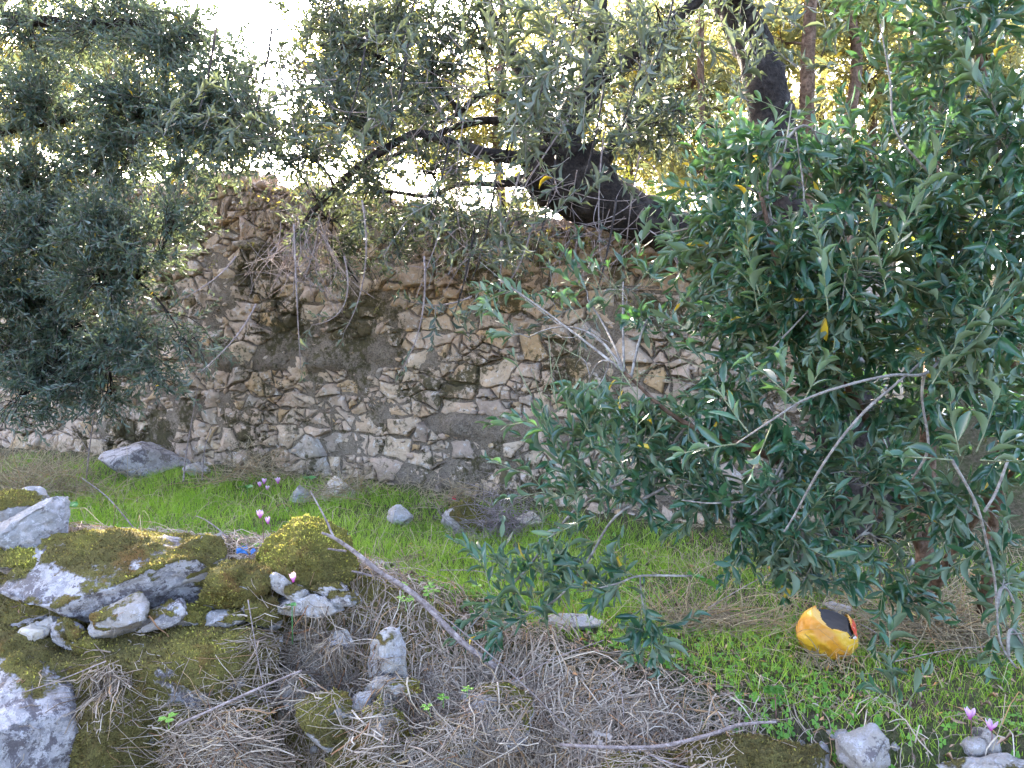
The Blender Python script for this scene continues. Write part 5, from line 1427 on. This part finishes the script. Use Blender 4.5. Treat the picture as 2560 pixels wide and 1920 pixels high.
# ------------------------------------------------------------------ small plants
def sprig(px, py, d, size, n, lab, seed, h=.03, spread=.02, cat='clover', on=None):
    r = np.random.default_rng(seed); c = at(px, py, d) if on is None else on
    b = np.array([c[0], c[1], c[2] - h]); t = thing('clover_sprig', lab, cat, tuple(b), 'single clover sprigs')
    for k in range(n):
        mb = MB(); clover_geo(mb, b + r.normal(0, spread, 3) * [1, .5, 1] * (n > 1), size, r, h, .15); mb.build('leaf', M['clover'], t, b, smooth=False)
sprig(422, 1797, 2.22, .030, 1, 'lone bright green three-leaved clover on the brown moss', 91, .03)
sprig(1125, 1735, 2.33, .022, 3, 'small clover sprig growing in the centre of the thatch', 92, .03, .022)
sprig(1045, 1490, 2.75, .024, 4, 'pale clover sprig beside the fallen branch, in grass', 93, .05, .03)
sprig(1210, 1455, 2.8, .022, 3, 'pale clover sprig under the low olive spray', 94, .05, .025)
sprig(1010, 1490, 2.72, .02, 3, 'small clover left of the pale sprig at the fallen branch', 95, .04, .02)

s = NT('herb_leaf'); n_ = s.noise(40, 3, .6, s.pos()); c = s.mix(n_, (.04, .13, .03), (.08, .22, .06)); s.pbsdf(c, .5, None, .35, .2, (.15, .35, .04)); M['herb'] = s.m
def broad_leaf(S_, W_, lobes=0):
    ys = np.linspace(0, 1, 9); V = []; T = []
    for i, y_ in enumerate(ys):
        w_ = W_ * (math.sin(math.pi * min(1, y_ * .93 + .07)) ** .8 + .02) * (1 + (.16 * (-1) ** i if lobes else 0))
        for sx in (-1, -.5, 0, .5, 1): V.append((sx * w_ * S_ * .5, y_ * S_, S_ * (.10 * abs(sx) + .05 * math.sin(9 * y_ + 2 * sx) * abs(sx) - .12 * y_ * y_)))
    for i in range(8):
        for j in range(4): T.append((i * 5 + j, i * 5 + j + 1, i * 5 + j + 6, i * 5 + j + 5))
    return mesh_np('leaf', V, np.array(T), None, True)
# arum-like broad leaf
b = hit(1790, 1530); t = thing('broad_leaf_plant', 'single broad dark green leaf lying over hay left of the ball', 'plant', tuple(b))
o = obj('leaf', broad_leaf(.135, .48), M['herb'], t, tuple(at(1800, 1478, b[1] - .05) - b)); o.rotation_euler = (.55, .25, R(80))
mb = MB(); mb.tube(bez(b, b + [.0, 0, .05], at(1800, 1478, b[1] - .05), 6), .0022, 5); mb.build('stem', M['herb'], t, b)
# small herb with dark upright stem at the bank edge
b = hit(1940, 1800); t = thing('lobed_herb', 'small green lobed herb on a thin dark stem at the lower right', 'plant', tuple(b))
tp_ = at(1935, 1722, b[1]); mb = MB(); mb.tube(bez(b, (b + tp_) / 2 + [.004, 0, 0], tp_, 6), .0016, 5); mb.build('stem', M['flower_stem'], t, b)
for k in range(7):
    o = obj('leaf', broad_leaf(.034, .8, 1), M['clover'], t, tuple(tp_ - b)); o.rotation_euler = (-.1 + .25 * math.sin(k * 3), .2 * math.cos(k), k * .95)
for k, (px, py, d, lab) in enumerate(((618, 1220, 5.2, 'round green leaf plant left of the cyclamen cluster'), (770, 1198, 5.3, 'small ivy-green leaf plant at the wall foot above the round stone'), (172, 1268, 3.6, 'dark green leaf at the edge of the left boulders'), (1530, 1150, 3.4, 'bright green herb tuft at the wall foot behind the olive sprays'), (730, 1515, 2.56, 'tiny dark prickly leaf on the pale stone below the cyclamen'))):
    b = at(px, py, d); b0 = b.copy(); b0[2] = min(b[2] - .02, max(gz(b[0], b[1]), b[2] - .12)); t = thing('herb_plant', lab, 'plant', tuple(b0))
    for q in range(3):
        o = obj('leaf', broad_leaf(.055 if d > 3 else .022, .75, k % 2), M['herb'], t, tuple(b - b0)); o.rotation_euler = (.3, .2 * q, q * 2.1 + k)
    mb = MB(); mb.tube(np.array([b0, (b + b0) / 2, b]), .0015, 5); mb.build('stem', M['herb'], t, b0)

# ------------------------------------------------------------------ burst ball and scraps
bc = at(2068, 1582, 2.72); Rb = 152 * 2.72 / F / 2
bc[2] = max(bc[2], gz(bc[0], bc[1]) + Rb * .6)
s = NT('ball_print'); p = s.n('TexCoord').outputs['Object']
w1 = s.n('TexWave'); w1.wave_type = 'BANDS'; w1.bands_direction = 'DIAGONAL'; w1.inputs['Scale'].default_value = 4; w1.inputs['Distortion'].default_value = 5; w1.inputs['Detail'].default_value = 2; s.l(p, w1.inputs['Vector'])
c = s.mix(s.ramp(w1.outputs['Fac'], [(.45, 0), (.85, .8)]), (.52, .29, .02), (.48, .18, .015))
c = s.mix(s.ramp(s.noise(30, 5, .7, p), [(.62, 0), (.76, .5)]), c, (.50, .40, .22))
c = s.mix(s.ramp(s.noise(90, 3, .7, p), [(.62, 0), (.7, .4)]), c, (.25, .14, .05))
s.pbsdf(c, .42, s.bump(s.noise(45, 3, .6, p), .25, .01), .4); M['ball'] = s.m
s = NT('ball_dark_print'); p = s.n('TexCoord').outputs['Object']
c = s.mix(s.ramp(s.noise(75, 3, .6, p), [(.72, 0), (.74, .8)]), (.012, .012, .02), (.45, .42, .4)); s.pbsdf(c, .45); M['ball_dark'] = s.m
s = NT('ball_red_print'); p = s.n('TexCoord').outputs['Object']
c = s.mix(s.ramp(s.noise(60, 2, .5, p), [(.6, 0), (.64, 1)]), (.45, .05, .02), (.55, .45, .40)); s.pbsdf(c, .45); M['ball_red'] = s.m
s = NT('ball_grey_print'); s.pbsdf((.5, .42, .42), .6); M['ball_grey'] = s.m
t = thing('burst_ball', 'burst orange and yellow plastic ball with a torn dark opening in the hay', 'ball', tuple(bc))
V, T = ico(5); V = V.copy()
def dent(V):
    for n_, o_, k_ in (((.2, -.35, .93), .70, 1.45), ((.8, -.4, .5), .86, .9), ((-.9, -.2, .35), .88, .8), ((-.1, -.95, .1), .93, .6)):
        n_ = np.array(n_) / np.linalg.norm(n_); dd = V @ n_ - o_; V = V - n_ * (np.maximum(dd, 0) * k_)[:, None]
    return V * (1 + .05 * fbm(V * 2.5, 4) - .03 * np.abs(fbm(V * 5 + 3, 2)))[:, None] * np.array([1, 1, .86])
Cb = V[T].mean(1)
HOLE = (Cb[:, 2] > .46 + .10 * np.sin(Cb[:, 0] * 8 + 1) + .10 * fbm(Cb * 5, 3) - .22 * sstep(.1, .5, Cb[:, 0])) & (Cb[:, 0] > -.22 + .12 * fbm(Cb * 4 + 7, 2)) & (Cb[:, 0] < .72) & (Cb[:, 1] < .62)
obj('shell', mesh_np('shell', dent(V) * Rb, None, T[~HOLE], True), M['ball'], t)
s_in = NT('ball_inside'); s_in.pbsdf((.012, .011, .013), .7); M['ball_in'] = s_in.m
obj('dark_hollow', mesh_np('dark_hollow', dent(V) * Rb * .90, None, T, True), M['ball_in'], t)  # near-black inner shell: the shade of the hollow is put into its colour
def patch(name, mat, test, lift=.012):
    C = V[T].mean(1); C = np.where(HOLE[:, None], 9.0, C); C = C + .05 * np.stack([fbm(C * 6 + 9, 3), 0 * C[:, 0], fbm(C * 6 + 31, 3)], -1); k = test(C)
    if not k.any(): return
    idx = np.unique(T[k]); mp = -np.ones(len(V), int); mp[idx] = np.arange(len(idx))
    obj(name, mesh_np(name, dent(V)[idx] * Rb * (1 + lift), None, mp[T[k]], True), M[mat], t)
# view-side axes of the ball: right = +x, up = +z, towards viewer = -y
patch('red_spot', 'ball_red', lambda C: (C[:, 1] < .2) & (np.hypot(C[:, 0] - .86, (C[:, 2] - .30) * .7) < .17), .012)
patch('scuffed_patch', 'ball_grey', lambda C: (C[:, 1] < -.1) & (np.hypot((C[:, 0] - .58) * .7, C[:, 2] - .22) < .11), .008)
def scrap(name, px, py, d, wpx, hpx, col, lab, seed, rough=.4):
    s = NT(name + '_film'); s.pbsdf(col, rough, None, .4, .25, col)
    r = np.random.default_rng(seed); c = at(px, py, d); w_ = wpx * d / F; h = hpx * d / F
    n = 14; V = []; T = []
    for i in range(n):
        for j in range(n):
            a, b_ = i / (n - 1) - .5, j / (n - 1) - .5
            V.append((a * w_, b_ * w_ * .6, b_ * h))
    V = np.array(V); V = V + (np.stack([fbm(V / w_ * 3.1 + seed + k * 7, 3) for k in range(3)], -1) * .28 * max(w_, h))
    ok = fbm(V / w_ * 2.5 + seed * 1.7, 2) > -.55
    for i in range(n - 1):
        for j in range(n - 1):
            q = (i * n + j, (i + 1) * n + j, (i + 1) * n + j + 1, i * n + j + 1)
            if ok[list(q)].all(): T.append(q)
    o = obj(name, mesh_np(name, V, np.array(T), None, False), s.m, None, tuple(c)); tag(o, lab, 'litter')
scrap('plastic_scrap', 606, 1374, 2.74, 24, 20, (.03, .13, .36), 'crumpled bright blue plastic scrap between the mossy boulders', 3)
scrap('plastic_scrap', 632, 1378, 2.73, 12, 10, (.04, .11, .30), 'thin blue strip right beside the blue scrap', 8)
scrap('red_scrap', 1136, 1245, 4.75, 8, 8, (.45, .03, .03), 'tiny red scrap at the wall foot left of the brush heap', 5)
scrap('dead_leaf', 1500, 1845, 2.15, 42, 30, (.26, .21, .18), 'crumpled pale dead leaf lying on the thatch near the bottom edge', 6, .8)
print('COUNTS', COUNT, 'objects', len(bpy.data.objects))
